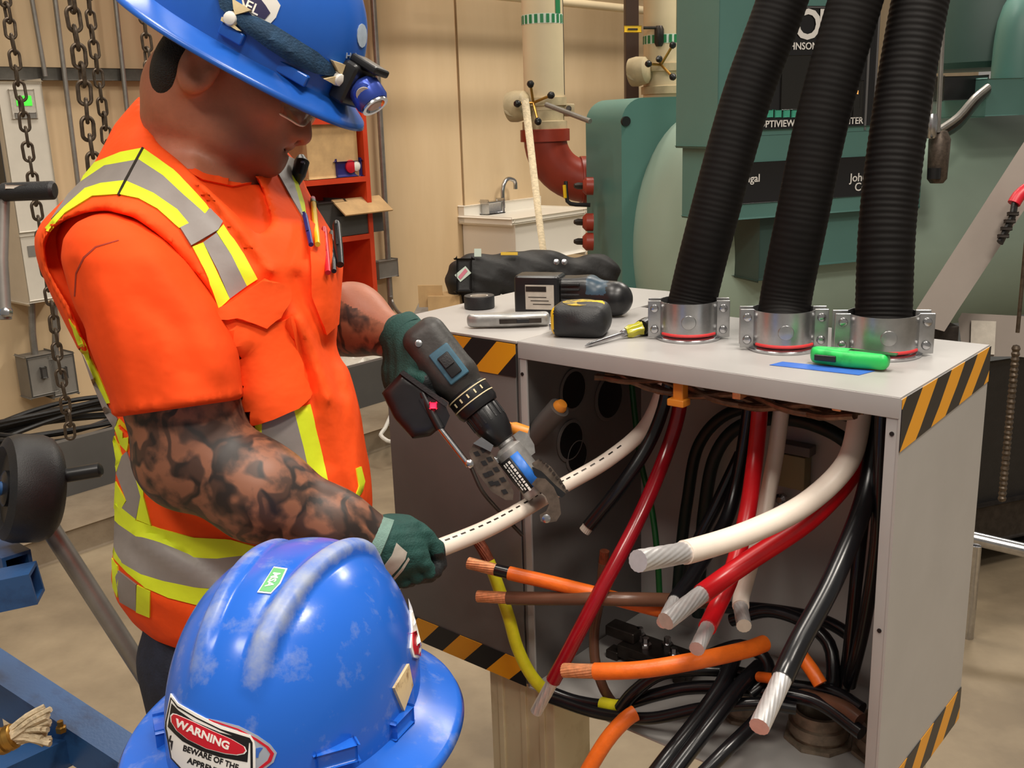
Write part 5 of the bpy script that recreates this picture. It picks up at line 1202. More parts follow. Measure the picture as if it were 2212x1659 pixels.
MB().box(kc + kx * .03 + UP * .0102, kx * .03, ky * .006, UP * .0008, .0004).build('grip_inlay', 'green_wire', k2)
# tape measure
c = rise(1255, 688, .0255); tm = thing('tape_measure', 'black and yellow tape measure lying on the enclosure edge', 'tape measure', c - UP * .0255)
tx = Vector((.96, -.28, 0)).normalized(); ty = Vector((-tx.y, tx.x, 0)); R = np.stack([arr(tx), arr(ty), arr(UP)], 1)
def tm_sd(p):
    s = rbox(p, arr(c), (.043, .036, .025), .015, R); q = (p - arr(c)) @ R
    return smin(s, ell(p, arr(c) + arr(tx) * .012 - arr(ty) * .004, (.036, .040, .024), R), .01)
V, Fq = sdf_mesh(tm_sd, arr(c) - .07, arr(c) + .07, .0026, 4); q = (V[Fq].mean(1) - arr(c)) @ R
fast_obj('case', V, Fq, ['rubber', 'yellow_plastic'], tm, np.where((q[:, 0] < -.036) | ((q[:, 2] > .0225) & (np.hypot(q[:, 0] - .004, q[:, 1]) < .033) & (q[:, 1] > .0)), 1, 0), relax=1)
mat('dirty_label', (92, 84, 62), .6, col2=(190, 160, 40), vscale=60, thr=(.42, .58))
MB().lathe(c + UP * .0245, UP, [(.027, 0), (.027, .0012), (.026, .0015)], 32).build('label_disc', 'dirty_label', tm)
MB().box(c - tx * .046 - UP * .012, tx * .003, ty * .010, UP * .005, .001).build('hook', 'steel', tm)
# screwdriver
a, b = rise(1264, 747, .004), rise(1350, 719, .009); e1, e2 = rise(1385, 708, .014), rise(1412, 699, .014); sd = thing('screwdriver', 'screwdriver with a clear yellow and black handle lying by a clamp', 'screwdriver', (a + e1) / 2 - UP * .006)
mat('clear_yellow', (206, 198, 40), .12, trans=.35, coat=.5)
ax_ = (b - a).normalized()
MB().tube([a, a + ax_ * .012, a + ax_ * .016, b], [.0012, .0034, .0030, .0030], 14).build('shank', 'steel', sd)
MB().tube([b - ax_ * .006, b + ax_ * .004], [.0055, .0062], 14).build('ferrule', 'steel', sd)
MB().tube([b + ax_ * .003, b.lerp(e1, .35), b.lerp(e1, .7), e1], [.0075, .0095, .0085, .0105], 40, True, 6, 0, .10).build('handle', 'clear_yellow', sd)
MB().tube([e1, e1.lerp(e2, .4), e1.lerp(e2, .85), e2], [.0118, .0135, .0125, .006], 24).build('end_cap', 'black_plastic', sd)
# cordless tool lying at the back of the closed enclosure
mat('tool_teal', (46, 68, 84), .35, var=.2, vscale=50)
ct = thing('cordless_tool', 'black cordless tool with a battery label lying on the lid of the closed enclosure', 'power tool', rise(1230, 668, 0))
bq = rise(1167, 634, .036); fx_ = (rise(1216, 672, 0) - rise(1124, 670, 0)).normalized(); fy_ = UP.cross(fx_).normalized(); R = np.stack([arr(fx_), arr(fy_), arr(UP)], 1)
MB().box(bq, fx_ * .040, fy_ * .026, UP * .0345, .008).build('battery', 'black_plastic', ct)
MB().box(bq - fy_ * .0262 + fx_ * .006 - UP * .002, fx_ * .025, fy_ * .0008, UP * .021).build('battery_label', 'label_paper', ct, False)
MB().box(bq - fy_ * .0268 + fx_ * .0 + UP * .012, fx_ * .018, fy_ * .0006, UP * .0045).build('label_bar', 'dark_steel', ct, False)
for k in range(3): MB().box(bq - fy_ * .0268 + fx_ * (.002 + .004 * k) - UP * (.002 + .006 * k), fx_ * .016, fy_ * .0004, UP * .0007).build('label_line', 'dark_steel', ct, False)
def ct_sd(p):
    s = rbox(p, arr(bq) + arr(fx_) * .062 + arr(fy_) * .012 + [0, 0, -.004], (.034, .030, .032), .012, R)
    s = smin(s, rcone(p, arr(bq) + arr(fx_) * .085 + arr(fy_) * .01 + [0, 0, -.006], arr(bq) + arr(fx_) * .132 - arr(fy_) * .006 + [0, 0, -.006], .030, .030), .02)
    return smax(s, -(p[:, 2] - ZT - LZ), .003)
V, Fq = sdf_mesh(ct_sd, arr(bq) - .12, arr(bq) + .24, .0038, 4); q = (V[Fq].mean(1) - arr(bq)) @ R
fast_obj('housing', V, Fq, ['black_plastic', 'tool_teal'], ct, np.where((q[:, 0] > .085) & (q[:, 0] < .12) & (q[:, 2] > .005), 1, 0), relax=1)
for k in range(5): MB().box(bq + fx_ * .058 - fy_ * .020 + UP * (.020 - .009 * k), fx_ * .016, fy_ * .003, UP * .0018, .001).build('vent_rib', 'rubber', ct)

# ================================================================== things in the chest pocket
mat('navy_print', (44, 40, 110), .4)
pens = [((676, 432), (684, 508), .0038, 'yellow_plastic', 'pencil', 'yellow pencil with a pink eraser in the chest pocket'), ((700, 492), (706, 560), .0040, 'red_ink', 'pen', 'red pen clipped on the chest pocket'), ((727, 480), (732, 540), .0055, 'black_plastic', 'marker', 'thick black marker clipped on the chest pocket'), ((716, 500), (720, 562), .0035, 'black_plastic', 'pen', 'slim black pen clipped on the chest pocket'), ((658, 462), (666, 500), .0035, 'navy_print', 'pen', 'dark blue pen at the vest stripe')]
mat('navy_print', (44, 40, 110), .4); mat('eraser', (214, 120, 140), .6)
for (p0, p1, r_, m_, nm, lb) in pens:
    def at(x, y):
        h = vb.ray_cast(CAM, ray(min(x, 716), y + 10).normalized()); dpt = proj(h[0])[2] if h[0] else 1.36; return D(x, y, dpt - .010)
    a = at(*p0); b = at(*p1); dd_ = (b - a).normalized(); t = thing(nm, lb, nm, a)
    MB().tube([a, a + dd_ * .006, b, b + dd_ * .03], [r_ * .7, r_, r_, r_ * .9], 12).build('barrel', m_, t)
    if nm == 'pencil':
        MB().tube([a - dd_ * .006, a + dd_ * .004], r_ * .95, 12).build('eraser', 'eraser', t); MB().tube([a + dd_ * .004, a + dd_ * .013], r_ * 1.1, 12).build('ferrule', 'green_wire', t)
    else: MB().box(a.lerp(b, .45) - _f * (r_ + .0015), dd_ * (.022), dd_.cross(_f) * .0018, _f * .001, .0006).build('clip', m_, t)
# black clip light on the far shoulder strap
cl = thing('clip_light', 'small black clip light with yellow lanyard on the vest strap', 'light', D(646, 400, 1.40))
MB().tube([D(650, 340, 1.40), D(652, 350, 1.395), D(645, 378, 1.39), D(640, 400, 1.392)], [.006, .0105, .0095, .004], 16).build('body', 'black_plastic', cl)
MB().lathe(D(654, 352, 1.386), -_f + _r * .5, [(.004, -.001), (.003, .001), (0, .0012)], 10).build('lens', 'steel', cl)
MB().tube(spline([D(640, 398, 1.392), D(643, 425, 1.388), D(650, 450, 1.384), D(656, 478, 1.38)], .008), .0045, 8, True, flat=.4).build('lanyard', 'yellow_plastic', cl)
# ================================================================== back wall services
mat('conduit_grey', (150, 146, 140), .4, .6, var=.12, vscale=20)
mat('strut_grey', (92, 88, 82), .45, .6, var=.2, vscale=12)
mat('box_grey', (126, 122, 116), .5, var=.1)
mat('drive_white', (214, 206, 192), .45, var=.04)
mat('drive_dark', (70, 68, 66), .5)
mat('lcd_green', (70, 210, 60), .4, emit=.9)
mat('chain_steel', (92, 80, 68), .42, .7, var=.3, vscale=90)
mat('pipe_cream', (216, 196, 160), .5, var=.05, vscale=3)
mat('valve_cream', (196, 178, 142), .55, var=.15, vscale=12)
mat('pipe_red', (150, 52, 34), .4, var=.12, vscale=6)
mat('label_green', (32, 122, 72), .5)
mat('label_pale', (206, 220, 206), .5)
mat('shelf_red', (206, 62, 26), .45, var=.1, vscale=5)
mat('cardboard', (196, 160, 112), .8, var=.12, vscale=10)
mat('bag_black', (24, 22, 22), .6, var=.3, vscale=14, bump=.3, bscale=25)
mat('plastic_film', (206, 200, 188), .3, var=.1, vscale=12, bump=.5, bscale=30)
mat('sink_white', (232, 226, 214), .35)
mat('teal', (88, 130, 122), .4, var=.05, vscale=2)
mat('teal_light', (160, 180, 164), .42, var=.04, vscale=2)
mat('teal_dark', (58, 82, 76), .45, var=.08, vscale=2)
mat('blue_steel', (44, 88, 142), .4, col2=(30, 62, 106), vscale=14, thr=(.3, .5), bump=.05)
mat('beam_grey', (140, 130, 122), .45, var=.06, vscale=6)
mat('brass', (170, 128, 60), .35, .8, var=.2)
mat('rope_cream', (206, 188, 156), .85, var=.2, vscale=60, bump=.4, bscale=120)
def wall_conduit(pxs, r_, off, label, m='conduit_grey', top=True):
    pts = [WL(x, y, off) for x, y in pxs]
    if top: pts = [pts[0] + UP * 1.2] + pts
    return tag(MB().tube(pts, r_, 12).build('wall_conduit', m), label, 'conduit')
wall_conduit([(69, 0), (98, 165)], .013, .10, 'steel conduit running down to the top of the white drive cabinet')
wall_conduit([(119, 0), (168, 392), (176, 470)], .014, .10, 'steel conduit beside the white drive cabinet')
wall_conduit([(249, 0), (275, 243), (286, 330)], .014, .10, 'steel conduit crossing the dark strut behind the chains')
wall_conduit([(806, 0), (815, 150), (843, 640), (845, 680)], .022, .06, 'steel conduit with a junction box on the wall by the red shelf')
jb = WL(829, 580, .05); tag(MB().box(jb, G_ * .10, E_ * .05, UP * .065, .008).build('junction_box', 'box_grey'), 'grey junction box on the wall conduit by the red shelf', 'box')
tag(MB().tube(spline([WL(845, 640, .09), WL(848, 655, .10), WL(862, 676, .3), WL(890, 690, .6)], .05), .014, 10).build('flexible_hose', 'conduit_grey'), 'grey flexible hose curving from the wall conduit to the floor', 'hose')
a, b = WL(-40, 158, .06), WL(330, 168, .06); b.z = a.z
sm = MB(); sm.box((a + b) / 2, (b - a) / 2, E_ * .02, UP * .035, .004); tag(sm.build('strut_channel', 'strut_grey'), 'dark steel strut channel on the wall behind the chains', 'strut')
# drive cabinet
dc = WL(72, 405, .14); dv = thing('drive_cabinet', 'tall white motor drive cabinet with a green display', 'drive', WL(72, 650, .14))
za, zb = WL(72, 176, .26).z, WL(85, 652, .26).z; aL = wall_a(22, 400, .26)[0]; aR = wall_a(118, 400, .26)[0]; ac, ah = (aL + aR) / 2, (aR - aL) / 2; zc, zh = (za + zb) / 2, (za - zb) / 2
MB().box(WP(ac, zc, .13), G_ * ah, E_ * .13, UP * zh, .015).build('body', 'drive_white', dv)
MB().box(WP(ac, zc + zh * .32, .264), G_ * (ah * .96), E_ * .006, UP * (zh * .66), .006).build('upper_cover', 'drive_white', dv)
MB().box(WP(ac, zc - zh * .68, .262), G_ * (ah * .96), E_ * .006, UP * (zh * .30), .006).build('lower_cover', 'drive_white', dv)
MB().box(WP(aL - .002, zc + zh * .42, .14), G_ * .004, E_ * .08, UP * (zh * .32)).build('side_vent', 'drive_dark', dv, False)
MB().box(WP(ac + ah * .05, zc + zh * .80, .272), G_ * (ah * .55), E_ * .004, UP * .075, .004).build('keypad', 'label_paper', dv)
MB().box(WP(ac + ah * .1, zc + zh * .83, .277), G_ * (ah * .34), E_ * .002, UP * .026).build('display', 'lcd_green', dv, False)
for k in range(3): MB().box(WP(ac + ah * (-.2 + .28 * k), zc + zh * .70, .277), G_ * .022, E_ * .003, UP * .014, .002).build('button', 'box_grey', dv)
MB().box(WP(ac - ah * .3, zc - zh * .52, .268), G_ * (ah * .4), E_ * .003, UP * .03).build('name_plate', 'box_grey', dv, False)
for i, (x, w_) in enumerate(((82, .085), (126, .075))):
    c = WL(x, 808, .12); t = thing('switch_box', ('grey switch box below the drive, the wider one', 'grey switch box below the drive, the narrower one')[i], 'box', c - UP * .12)
    MB().box(c, G_ * w_, E_ * .06, UP * .12, .01).build('body', 'box_grey', t); MB().box(c + E_ * .062, G_ * (w_ * .9), E_ * .006, UP * .108, .004).build('cover', 'box_grey', t)
    MB().box(c + E_ * .078 + UP * .02, G_ * .014, E_ * .012, UP * .03, .004).build('handle', 'drive_dark', t)
    tag(MB().tube([c + UP * .12, WL(x - 12 + 6 * i, 720, .12), WL(x - 14 + 4 * i, 655, .12)], .02, 10).build('wall_conduit', 'conduit_grey'), ('steel conduit entering the wider switch box', 'steel conduit entering the narrower switch box')[i], 'conduit')

# ---- hoist chains
def chain(x0, y0, d_, pitch, r_, w_, z0, label, z1=2.35):
    p0 = D(x0, y0, d_); t = thing('hoist_chain', label, 'chain', Vector((p0.x, p0.y, z0)))
    L = pitch; hw = w_
    pts = []
    for k in range(24):
        a_ = 2 * math.pi * k / 24; pts.append(Vector((hw * math.cos(a_), 0, (L / 2 - hw + r_) * (1 if math.sin(a_) >= 0 else -1) + hw * math.sin(a_))))
    m_ = MB(); m_.tube(pts + [pts[0]], r_, 8, False); o0 = m_.build('link', 'chain_steel', None)
    me = o0.data; off = Vector(o0['_w']); 
    for v in me.vertices: v.co += off
    bpy.data.objects.remove(o0)
    n = int((z1 - z0) / (L - r_ * .6)); rnd = random.Random(int(x0))
    for i in range(n):
        o = bpy.data.objects.new('link', me); COL.objects.link(o); o.parent = t; o.location = (rnd.uniform(-.002, .002), rnd.uniform(-.002, .002), L / 2 + i * (L - r_ * .6))
        o.rotation_euler = (rnd.uniform(-.06, .06), rnd.uniform(-.06, .06), (1.57 if i % 2 else 0) + .6 + rnd.uniform(-.25, .25)); o['_w'] = (0, 0, 0)
chain(35, 150, 2.7, .042, .0042, .0125, .75, 'hoist chain hanging in front of the green display drive')
chain(168, 100, 2.7, .050, .0055, .016, .75, 'heavy hoist chain with the biggest links')
chain(204, 100, 2.75, .040, .0040, .0115, .75, 'light hoist chain hanging next to the heavy chain')
chain(312, 60, 2.75, .038, .0040, .0115, .75, 'light hoist chain hanging right behind the hard hat')

# ---- cable puller cart at the left
cart = thing('cable_puller', 'blue steel cable puller with a black wheel and crank handles', 'cable puller', Vector((-.95, 1.75, 0)))
dW = 1.72; LG1, LG2 = D(-260, 1330, 1.62), D(-120, 1130, 1.95)
wc = D(58, 1055, dW); wa = (-_r * .78 - _f * .62 + _u * .06).normalized()
wh = MB().lathe(wc, wa, [(.02, -.045), (.072, -.045), (.086, -.034), (.091, -.02), (.091, .02), (.086, .034), (.070, .042), (.060, .030), (.02, .030)], 40).build('wheel', 'rubber', cart)
MB().lathe(wc, wa, [(.0, -.05), (.03, -.05), (.03, .036), (.022, .04), (0, .04)], 20).build('hub', 'black_plastic', wh)
MB().tube([wc - wa * .03, wc + wa * .10, Vector((LG1.x, LG1.y, wc.z + .01))], .012, 12).build('axle', 'blue_steel', cart)
MB().tube([D(100, 1030, dW - .02), D(125, 1030, dW - .02), D(215, 1015, dW - .01), D(219, 1014, dW - .01)], [.010, .0125, .0125, .009], 16).build('crank_grip', 'black_plastic', cart)
MB().tube([D(95, 1120, dW + .05), D(340, 1500, dW + .10), D(420, 1625, dW + .12), D(420, 1625, dW + .12) + (D(420, 1625, dW + .12) - D(340, 1500, dW + .10)) * (D(420, 1625, dW + .12).z / (D(340, 1500, dW + .10).z - D(420, 1625, dW + .12).z)) * .96], .0165, 16).build('drive_bar', 'conduit_grey', cart)
# blue frame
fr_dir = (D(108, 1248, 1.66) - D(-200, 1300, 1.60)).normalized(); pe = D(80, 1258, 1.66)
def sqtube(a, b, s_, wall_, name, up=UP):
    a, b = Vector(a), Vector(b); x = (b - a).normalized(); y = up.cross(x).normalized(); z = x.cross(y); c = (a + b) / 2; h = (b - a) / 2; m_ = MB()
    for sg in (-1, 1):
        m_.box(c + y * (sg * (s_ - wall_)), h, y * wall_, z * s_); m_.box(c + z * (sg * (s_ - wall_)), h, y * (s_ - 2 * wall_), z * wall_)
    return m_.build(name, 'blue_steel', cart, False)
sqtube(LG1, pe, .027, .003, 'frame_tube')
sqtube(D(-120, 1130, 1.95), D(40, 1225, 1.72), .024, .003, 'frame_tube')
sqtube(Vector((LG2.x, LG2.y, D(-60, 1455, 2.02).z + .02)), D(330, 1690, 1.95), .036, .004, 'frame_tube')
sqtube(D(-20, 1690, 1.80), D(170, 1600, 2.02), .028, .003, 'frame_tube')
sqtube(Vector((LG1.x, LG1.y, .0)), Vector((LG1.x, LG1.y, LG1.z + .027)), .028, .003, 'frame_leg', Vector((0, 1, 0)))
sqtube(Vector((LG2.x, LG2.y, .0)), Vector((LG2.x, LG2.y, 1.36)), .028, .003, 'frame_leg', Vector((0, 1, 0)))
for (x, y) in ((133, 1580),):
    MB().lathe(D(x, y, 1.93), UP, [(.010, 0), (.010, .010), (.006, .012), (.006, .022)], 6).build('frame_bolt', 'brass', cart)
# lever with grip at the top left
MB().tube([D(8, 430, 1.70), D(4, 560, 1.70), D(12, 690, 1.70)], .010, 12).build('lever_arm', 'conduit_grey', cart)
MB().tube([D(-30, 418, 1.69), D(8, 416, 1.69), D(10, 415, 1.69), D(114, 411, 1.68), D(119, 411, 1.68)], [.010, .010, .0155, .0155, .012], 18).build('lever_grip', 'rubber', cart)
MB().tube([D(14, 675, 1.70), Vector((LG2.x, LG2.y, D(14, 675, 1.70).z))], .012, 12).build('lever_bracket', 'blue_steel', cart)
MB().tube([Vector((LG1.x, LG1.y, LG1.z)), Vector((LG2.x, LG2.y, LG1.z))], .022, 12).build('frame_brace', 'blue_steel', cart)
MB().box(D(42, 404, 1.674), _r * .022, _u * .003, _f * .002, .001).build('grip_label', 'label_paper', cart)
MB().lathe(D(14, 675, 1.69), -_f, [(.008, -.006), (.008, .006), (.004, .008)], 12).build('lever_bolt', 'steel', cart)
# rope with frayed end
rp = thing('pulling_rope', 'cream pulling rope with a frayed end in a brass collar', 'rope', D(15, 1600, 1.60))
MB().tube([D(-60, 1640, 1.60), D(10, 1598, 1.60)], .016, 14).build('rope', 'rope_cream', rp)
MB().lathe(D(0, 1603, 1.60), D(40, 1585, 1.60) - D(0, 1603, 1.60), [(.018, -.006), (.021, 0), (.021, .008), (.018, .010), (.018, .014), (.021, .016), (.020, .024), (.017, .026)], 22).build('collar', 'brass', rp)
rr = random.Random(3)
for k in range(26):
    a_ = 2 * math.pi * k / 26; rad_ = .004 + .008 * (k % 3) / 2; s0 = D(22, 1592, 1.60) + _u * (rad_ * math.sin(a_)) + _f * (rad_ * math.cos(a_))
    e_ = D(70 + rr.uniform(20, 42), 1562 + rr.uniform(-38, 46), 1.60 + rr.uniform(-.02, .02)); MB().tube(spline([s0, s0.lerp(e_, .5) + _u * .004, e_], .012), .0048, 6).build('strand', 'rope_cream', rp)
# ---- coil of cable on the pad
co = thing('cable_coil', 'coil of black cable lying on the concrete pad', 'cable coil', ZP(130, 955, .13))
rr = random.Random(5); c0 = ZP(140, 950, .13)
for k in range(9):
    ra = .42 + rr.uniform(-.06, .08); ph = rr.uniform(0, 6.28); pts = []
    for j in range(30):
        a_ = 2 * math.pi * j / 29; pts.append(c0 + G_ * (ra * 1.0 * math.cos(a_)) + E_ * (ra * .62 * math.sin(a_)) + UP * (.012 + .022 * k * .6 + .02 * math.sin(a_ * 2 + ph)))
    MB().tube(spline(pts, .05), .0125, 8, False).build('loop', 'black_matte', co)
# ---- white cord and film on the floor
cw = spline([ZP(735, 905, .12), ZP(780, 770, .12), ZP(812, 775, .12), ZP(838, 815, .12), ZP(850, 870, .12), ZP(832, 925, .12), ZP(822, 940, .12), ZP(850, 955, .12), ZP(900, 935, .12)], .04)
tag(MB().tube(cw, .010, 8).build('white_cord', 'white_plain'), 'white cord looping on the floor behind the vest', 'cord')
pf = MB(); rr = random.Random(9)
def film(c, sx, sy, h, label, seed):
    r_ = random.Random(seed); n = 14; vv = []; ff = []
    for i in range(n):
        for j in range(n):
            u_, v_ = i / (n - 1) * 2 - 1, j / (n - 1) * 2 - 1; e0 = max(0, 1 - (u_ * u_ + v_ * v_)); vv.append(Vector(c) + G_ * (u_ * sx) + E_ * (v_ * sy) + UP * (h * (e0 ** .5) * r_.uniform(.45, 1)))
    for i in range(n - 1):
        for j in range(n - 1): ff.append([i * n + j, i * n + n + j, i * n + n + j + 1, i * n + j + 1])
    o = new_obj('plastic_film', vv, ff, 'plastic_film'); o.modifiers.new('thickness', 'SOLIDIFY').thickness = .004; return tag(o, label, 'plastic sheet')
film(ZP(765, 775, .12), .30, .22, .10, 'crumpled clear plastic film on the floor beside the white cord', 4)

# ---- red shelf
sh = thing('shelf_unit', 'red steel shelf unit against the wall with boxes on it', 'shelf', WP(wall_a(700, 500, .2)[0], .0, .2))
zt_ = 2.9; a0 = wall_a(500, 400, .45)[0]; a1 = wall_a(796, 400, .45)[0]
for a_ in (a0, a1):
    MB().box(WP(a_, zt_ / 2, .225), G_ * .02, E_ * .225, UP * (zt_ / 2)).build('upright', 'shelf_red', sh, False)
MB().box(WP((a0 + a1) / 2, zt_ / 2, .01), G_ * ((a1 - a0) / 2), E_ * .008, UP * (zt_ / 2)).build('back_panel', 'shelf_red', sh, False)
shz = [WL(720, 392, .45).z, WL(740, 518, .45).z, WL(740, 660, .45).z, WL(720, 262, .45).z]
for z_ in shz: MB().box(WP((a0 + a1) / 2, z_, .23), G_ * ((a1 - a0) / 2 - .022), E_ * .222, UP * .018).build('shelf', 'shelf_red', sh, False)
def onshelf(x, z_, off): return WP(wall_a(x, 400, off)[0], z_ + .02, off)
c = onshelf(690, shz[0], .27); tag(MB().box(c + UP * .19, G_ * .22, E_ * .15, UP * .188, .02).build('paper_parcel', 'cardboard'), 'large tan paper parcel on the upper shelf', 'parcel')
c = onshelf(712, shz[0], .27); pass
c = onshelf(742, shz[0], .36); hz = thing('power_saw', 'dark blue and red hand tool on the upper shelf', 'power tool', c); MB().box(c + UP * .055, G_ * .11, E_ * .06, UP * .052, .02).build('body', 'navy_print', hz); MB().lathe(c + UP * .07 + G_ * .02 + E_ * .06, E_, [(.045, -.01), (.045, .012), (.02, .02)], 18).build('red_disc', 'red_ink', hz); MB().lathe(c + UP * .07 + G_ * .07 + E_ * .06, E_, [(.035, -.01), (.035, .012), (.02, .02)], 18).build('white_disc', 'white_plain', hz)
c = onshelf(752, shz[1], .32); bx = thing('cardboard_box', 'open cardboard box with a raised flap on the lower shelf', 'box', c); MB().box(c + UP * .07, G_ * .20, E_ * .12, UP * .068).build('carton', 'drive_dark', bx, False); MB().box(c + UP * .20 + E_ * .14, G_ * .22, E_ * .07 - UP * .05, (UP * .004 + E_ * .003)).build('flap', 'cardboard', bx, False)
c = onshelf(690, shz[1], .30); tag(MB().box(c + UP * .12, G_ * .12, E_ * .10, UP * .118, .02).build('tool_case', 'drive_dark'), 'dark grey tool case on the lower shelf behind the pens', 'case')

# ---- service sink
sk = thing('service_sink', 'white floor standing service sink on the wall', 'sink', WP(wall_a(1190, 560, .3)[0], 0, .3))
zr = WL(1150, 472, .55).z; aL, aR = wall_a(1098, 480, .55)[0], wall_a(1262, 480, .55)[0]; am, ah = (aL + aR) / 2, (aR - aL) / 2
MB().box(WP(am, zr - .18, .30), G_ * (ah * .93), E_ * .26, UP * .17, .03).build('basin', 'sink_white', sk)
MB().box(WP(am, zr, .29), G_ * ah, E_ * .285, UP * .022, .015).build('rim', 'sink_white', sk)
MB().box(WP(am, (zr - .35) / 2, .25), G_ * (ah * .55), E_ * .15, UP * ((zr - .35) / 2), .02).build('pedestal', 'sink_white', sk)
MB().box(WP(am, zr + .05, .03), G_ * ah, E_ * .025, UP * .06, .01).build('backsplash', 'sink_white', sk)
fc = WP(am - ah * .1, zr + .06, .10); MB().tube(spline([fc, fc + UP * .16, fc + UP * .24 + G_ * .06, fc + UP * .22 + G_ * .16, fc + UP * .15 + G_ * .17], .02), .018, 12).build('spout', 'steel', sk)
MB().box(fc - G_ * .14 + UP * .02, G_ * .10, E_ * .03, UP * .05, .02).build('mixer', 'steel', sk)

# ---- bench behind the enclosure with bag, carton
bn = thing('work_bench', 'workbench hidden behind the closed enclosure', 'bench', D(1090, 680, 4.25) * 1 - UP * D(1090, 680, 4.25).z)
bz = D(1080, 664, 4.2).z; bc_ = D(1085, 664, 4.25); bc_.z = bz - .02
MB().box(bc_, (.36, 0, 0), (0, .20, 0), UP * .02, .004).build('bench_top', 'box_grey', bn)
for sx_ in (-1, 1):
    for sy_ in (-1, 1): MB().box(bc_ + Vector((sx_ * .32, sy_ * .16, -bz / 2 + .0)), (.02, 0, 0), (0, .02, 0), UP * (bz / 2 - .021)).build('leg', 'box_grey', bn, False)
bg = thing('tool_bag', 'long black tool bag with a pink and white tag lying on the workbench', 'bag', Vector((bc_.x, bc_.y, bz)))
p0, p1 = D(1015, 600, 4.18), D(1300, 606, 4.3); p0.z = p1.z = bz + .115
def bag_sd(p):
    s = rcone(p, arr(p0), arr(p0.lerp(p1, .55)), .105, .105); s = smin(s, rcone(p, arr(p0.lerp(p1, .5)), arr(p1), .07, .075), .06)
    s = s + .008 * np.sin(p[:, 0] * 40 + p[:, 2] * 30) * np.sin(p[:, 2] * 50 + p[:, 1] * 20)
    return smax(s, bz + .003 - p[:, 2], .02)
V, Fq = sdf_mesh(bag_sd, arr(p0) - .16, arr(p1) + .16, .011, 4); fast_obj('body', V, Fq, ['bag_black'], bg, relax=1)
MB().box(D(1003, 595, 4.06), _r * .030, _u * .065, _f * .012, .012).build('end_flap', 'bag_black', bg); ft = D(1000, 592, 4.045); MB().box(ft, (_r * .6 + _u * .5).normalized() * .028, (_u * .6 - _r * .5).normalized() * .018, _f * .002).build('tag_patch', 'label_pale', bg, False); MB().box(ft - _f * .003, (_r * .6 + _u * .7).normalized() * .022, (_u * .6 - _r * .5).normalized() * .007, _f * .002).build('pink_patch', 'eraser', bg, False)
MB().box(D(1100, 548, 4.1), _r * .034, _u * .006, _f * .004).build('yellow_lettering', 'yellow_plastic', bg, False)
MB().box(D(1032, 546, 4.09), _r * .014, _u * .016, _f * .004).build('white_patch', 'label_pale', bg, False)
for x in (1202, 1219): MB().lathe(D(x, 566, 4.06), -_f, [(.012, -.01), (.012, .004), (.006, .006)], 14).build('buckle', 'steel', bg)
film(Vector((D(1060, 640, 4.0).x, bc_.y - .14, bz)), .13, .12, .07, 'crumpled clear plastic bag under the black tool bag', 6)
cx_ = D(948, 660, 4.1); bz2 = bz
cbx = thing('cardboard_box', 'small brown cardboard box with torn flaps on the workbench', 'box', Vector((cx_.x, bc_.y - .08, bz)))
cc = Vector((cx_.x, bc_.y - .08, bz)); MB().box(cc + UP * .035 + Vector((.03, 0, 0)), (.065, -.01, 0), (.01, .06, 0), UP * .034).build('carton', 'cardboard', cbx, False); MB().box(cc + UP * .065 - Vector((.035, .02, 0)), (.05, -.01, 0), (.0, .004, 0), UP * .045).build('flap', 'cardboard', cbx, False)

# ---- pipes and valves
def pipe(pts, r_, m, label, name='pipe', seg=28): return tag(MB().tube(pts, r_, seg).build(name, m), label, 'pipe')
def vert(x, y0, y1, d_): a = D(x, y1, d_); return [Vector((a.x, a.y, 3.6)), a]
P1D = 6.0
pp = D(1176, 238, P1D); p1r = .118
pt = thing('water_pipe', 'large cream vertical pipe with a green banded label above the red elbow', 'pipe', Vector((pp.x, pp.y, pp.z)))
MB().tube([Vector((pp.x, pp.y, 3.8)), pp], p1r, 36).build('pipe', 'pipe_cream', pt)
def band(pt_, c, r_, z0, z1, n):
    for k in range(n):
        a0_ = 2 * math.pi * k / n; a1_ = 2 * math.pi * (k + .55) / n; vv = []
        for t_ in (a0_, (a0_ + a1_) / 2, a1_): v_ = Vector((math.cos(t_), math.sin(t_), 0)); vv += [Vector((c.x, c.y, z0)) + v_ * r_, Vector((c.x, c.y, z1)) + v_ * r_]
        new_obj('label_block', vv, [(0, 2, 3, 1), (2, 4, 5, 3)], 'label_green', pt_)
z1_, z0_ = D(1165, 38, P1D).z, D(1165, 58, P1D).z
MB().lathe(Vector((pp.x, pp.y, z0_)), UP, [(p1r + .001, 0), (p1r + .001, z1_ - z0_)], 36).build('label_band', 'label_pale', pt); band(pt, pp, p1r + .003, z0_ + .003, z1_ - .003, 22)
lv_ = []; th0 = -.75
for t_ in (th0 - .17, th0, th0 + .17):
    v_ = Vector((math.cos(t_), math.sin(t_), 0)); lv_ += [Vector((pp.x, pp.y, z1_)) + v_ * (p1r + .003), Vector((pp.x, pp.y, z1_ + .34)) + v_ * (p1r + .003)]
new_obj('label_strip', lv_, [(0, 2, 3, 1), (2, 4, 5, 3)], 'label_green', pt)
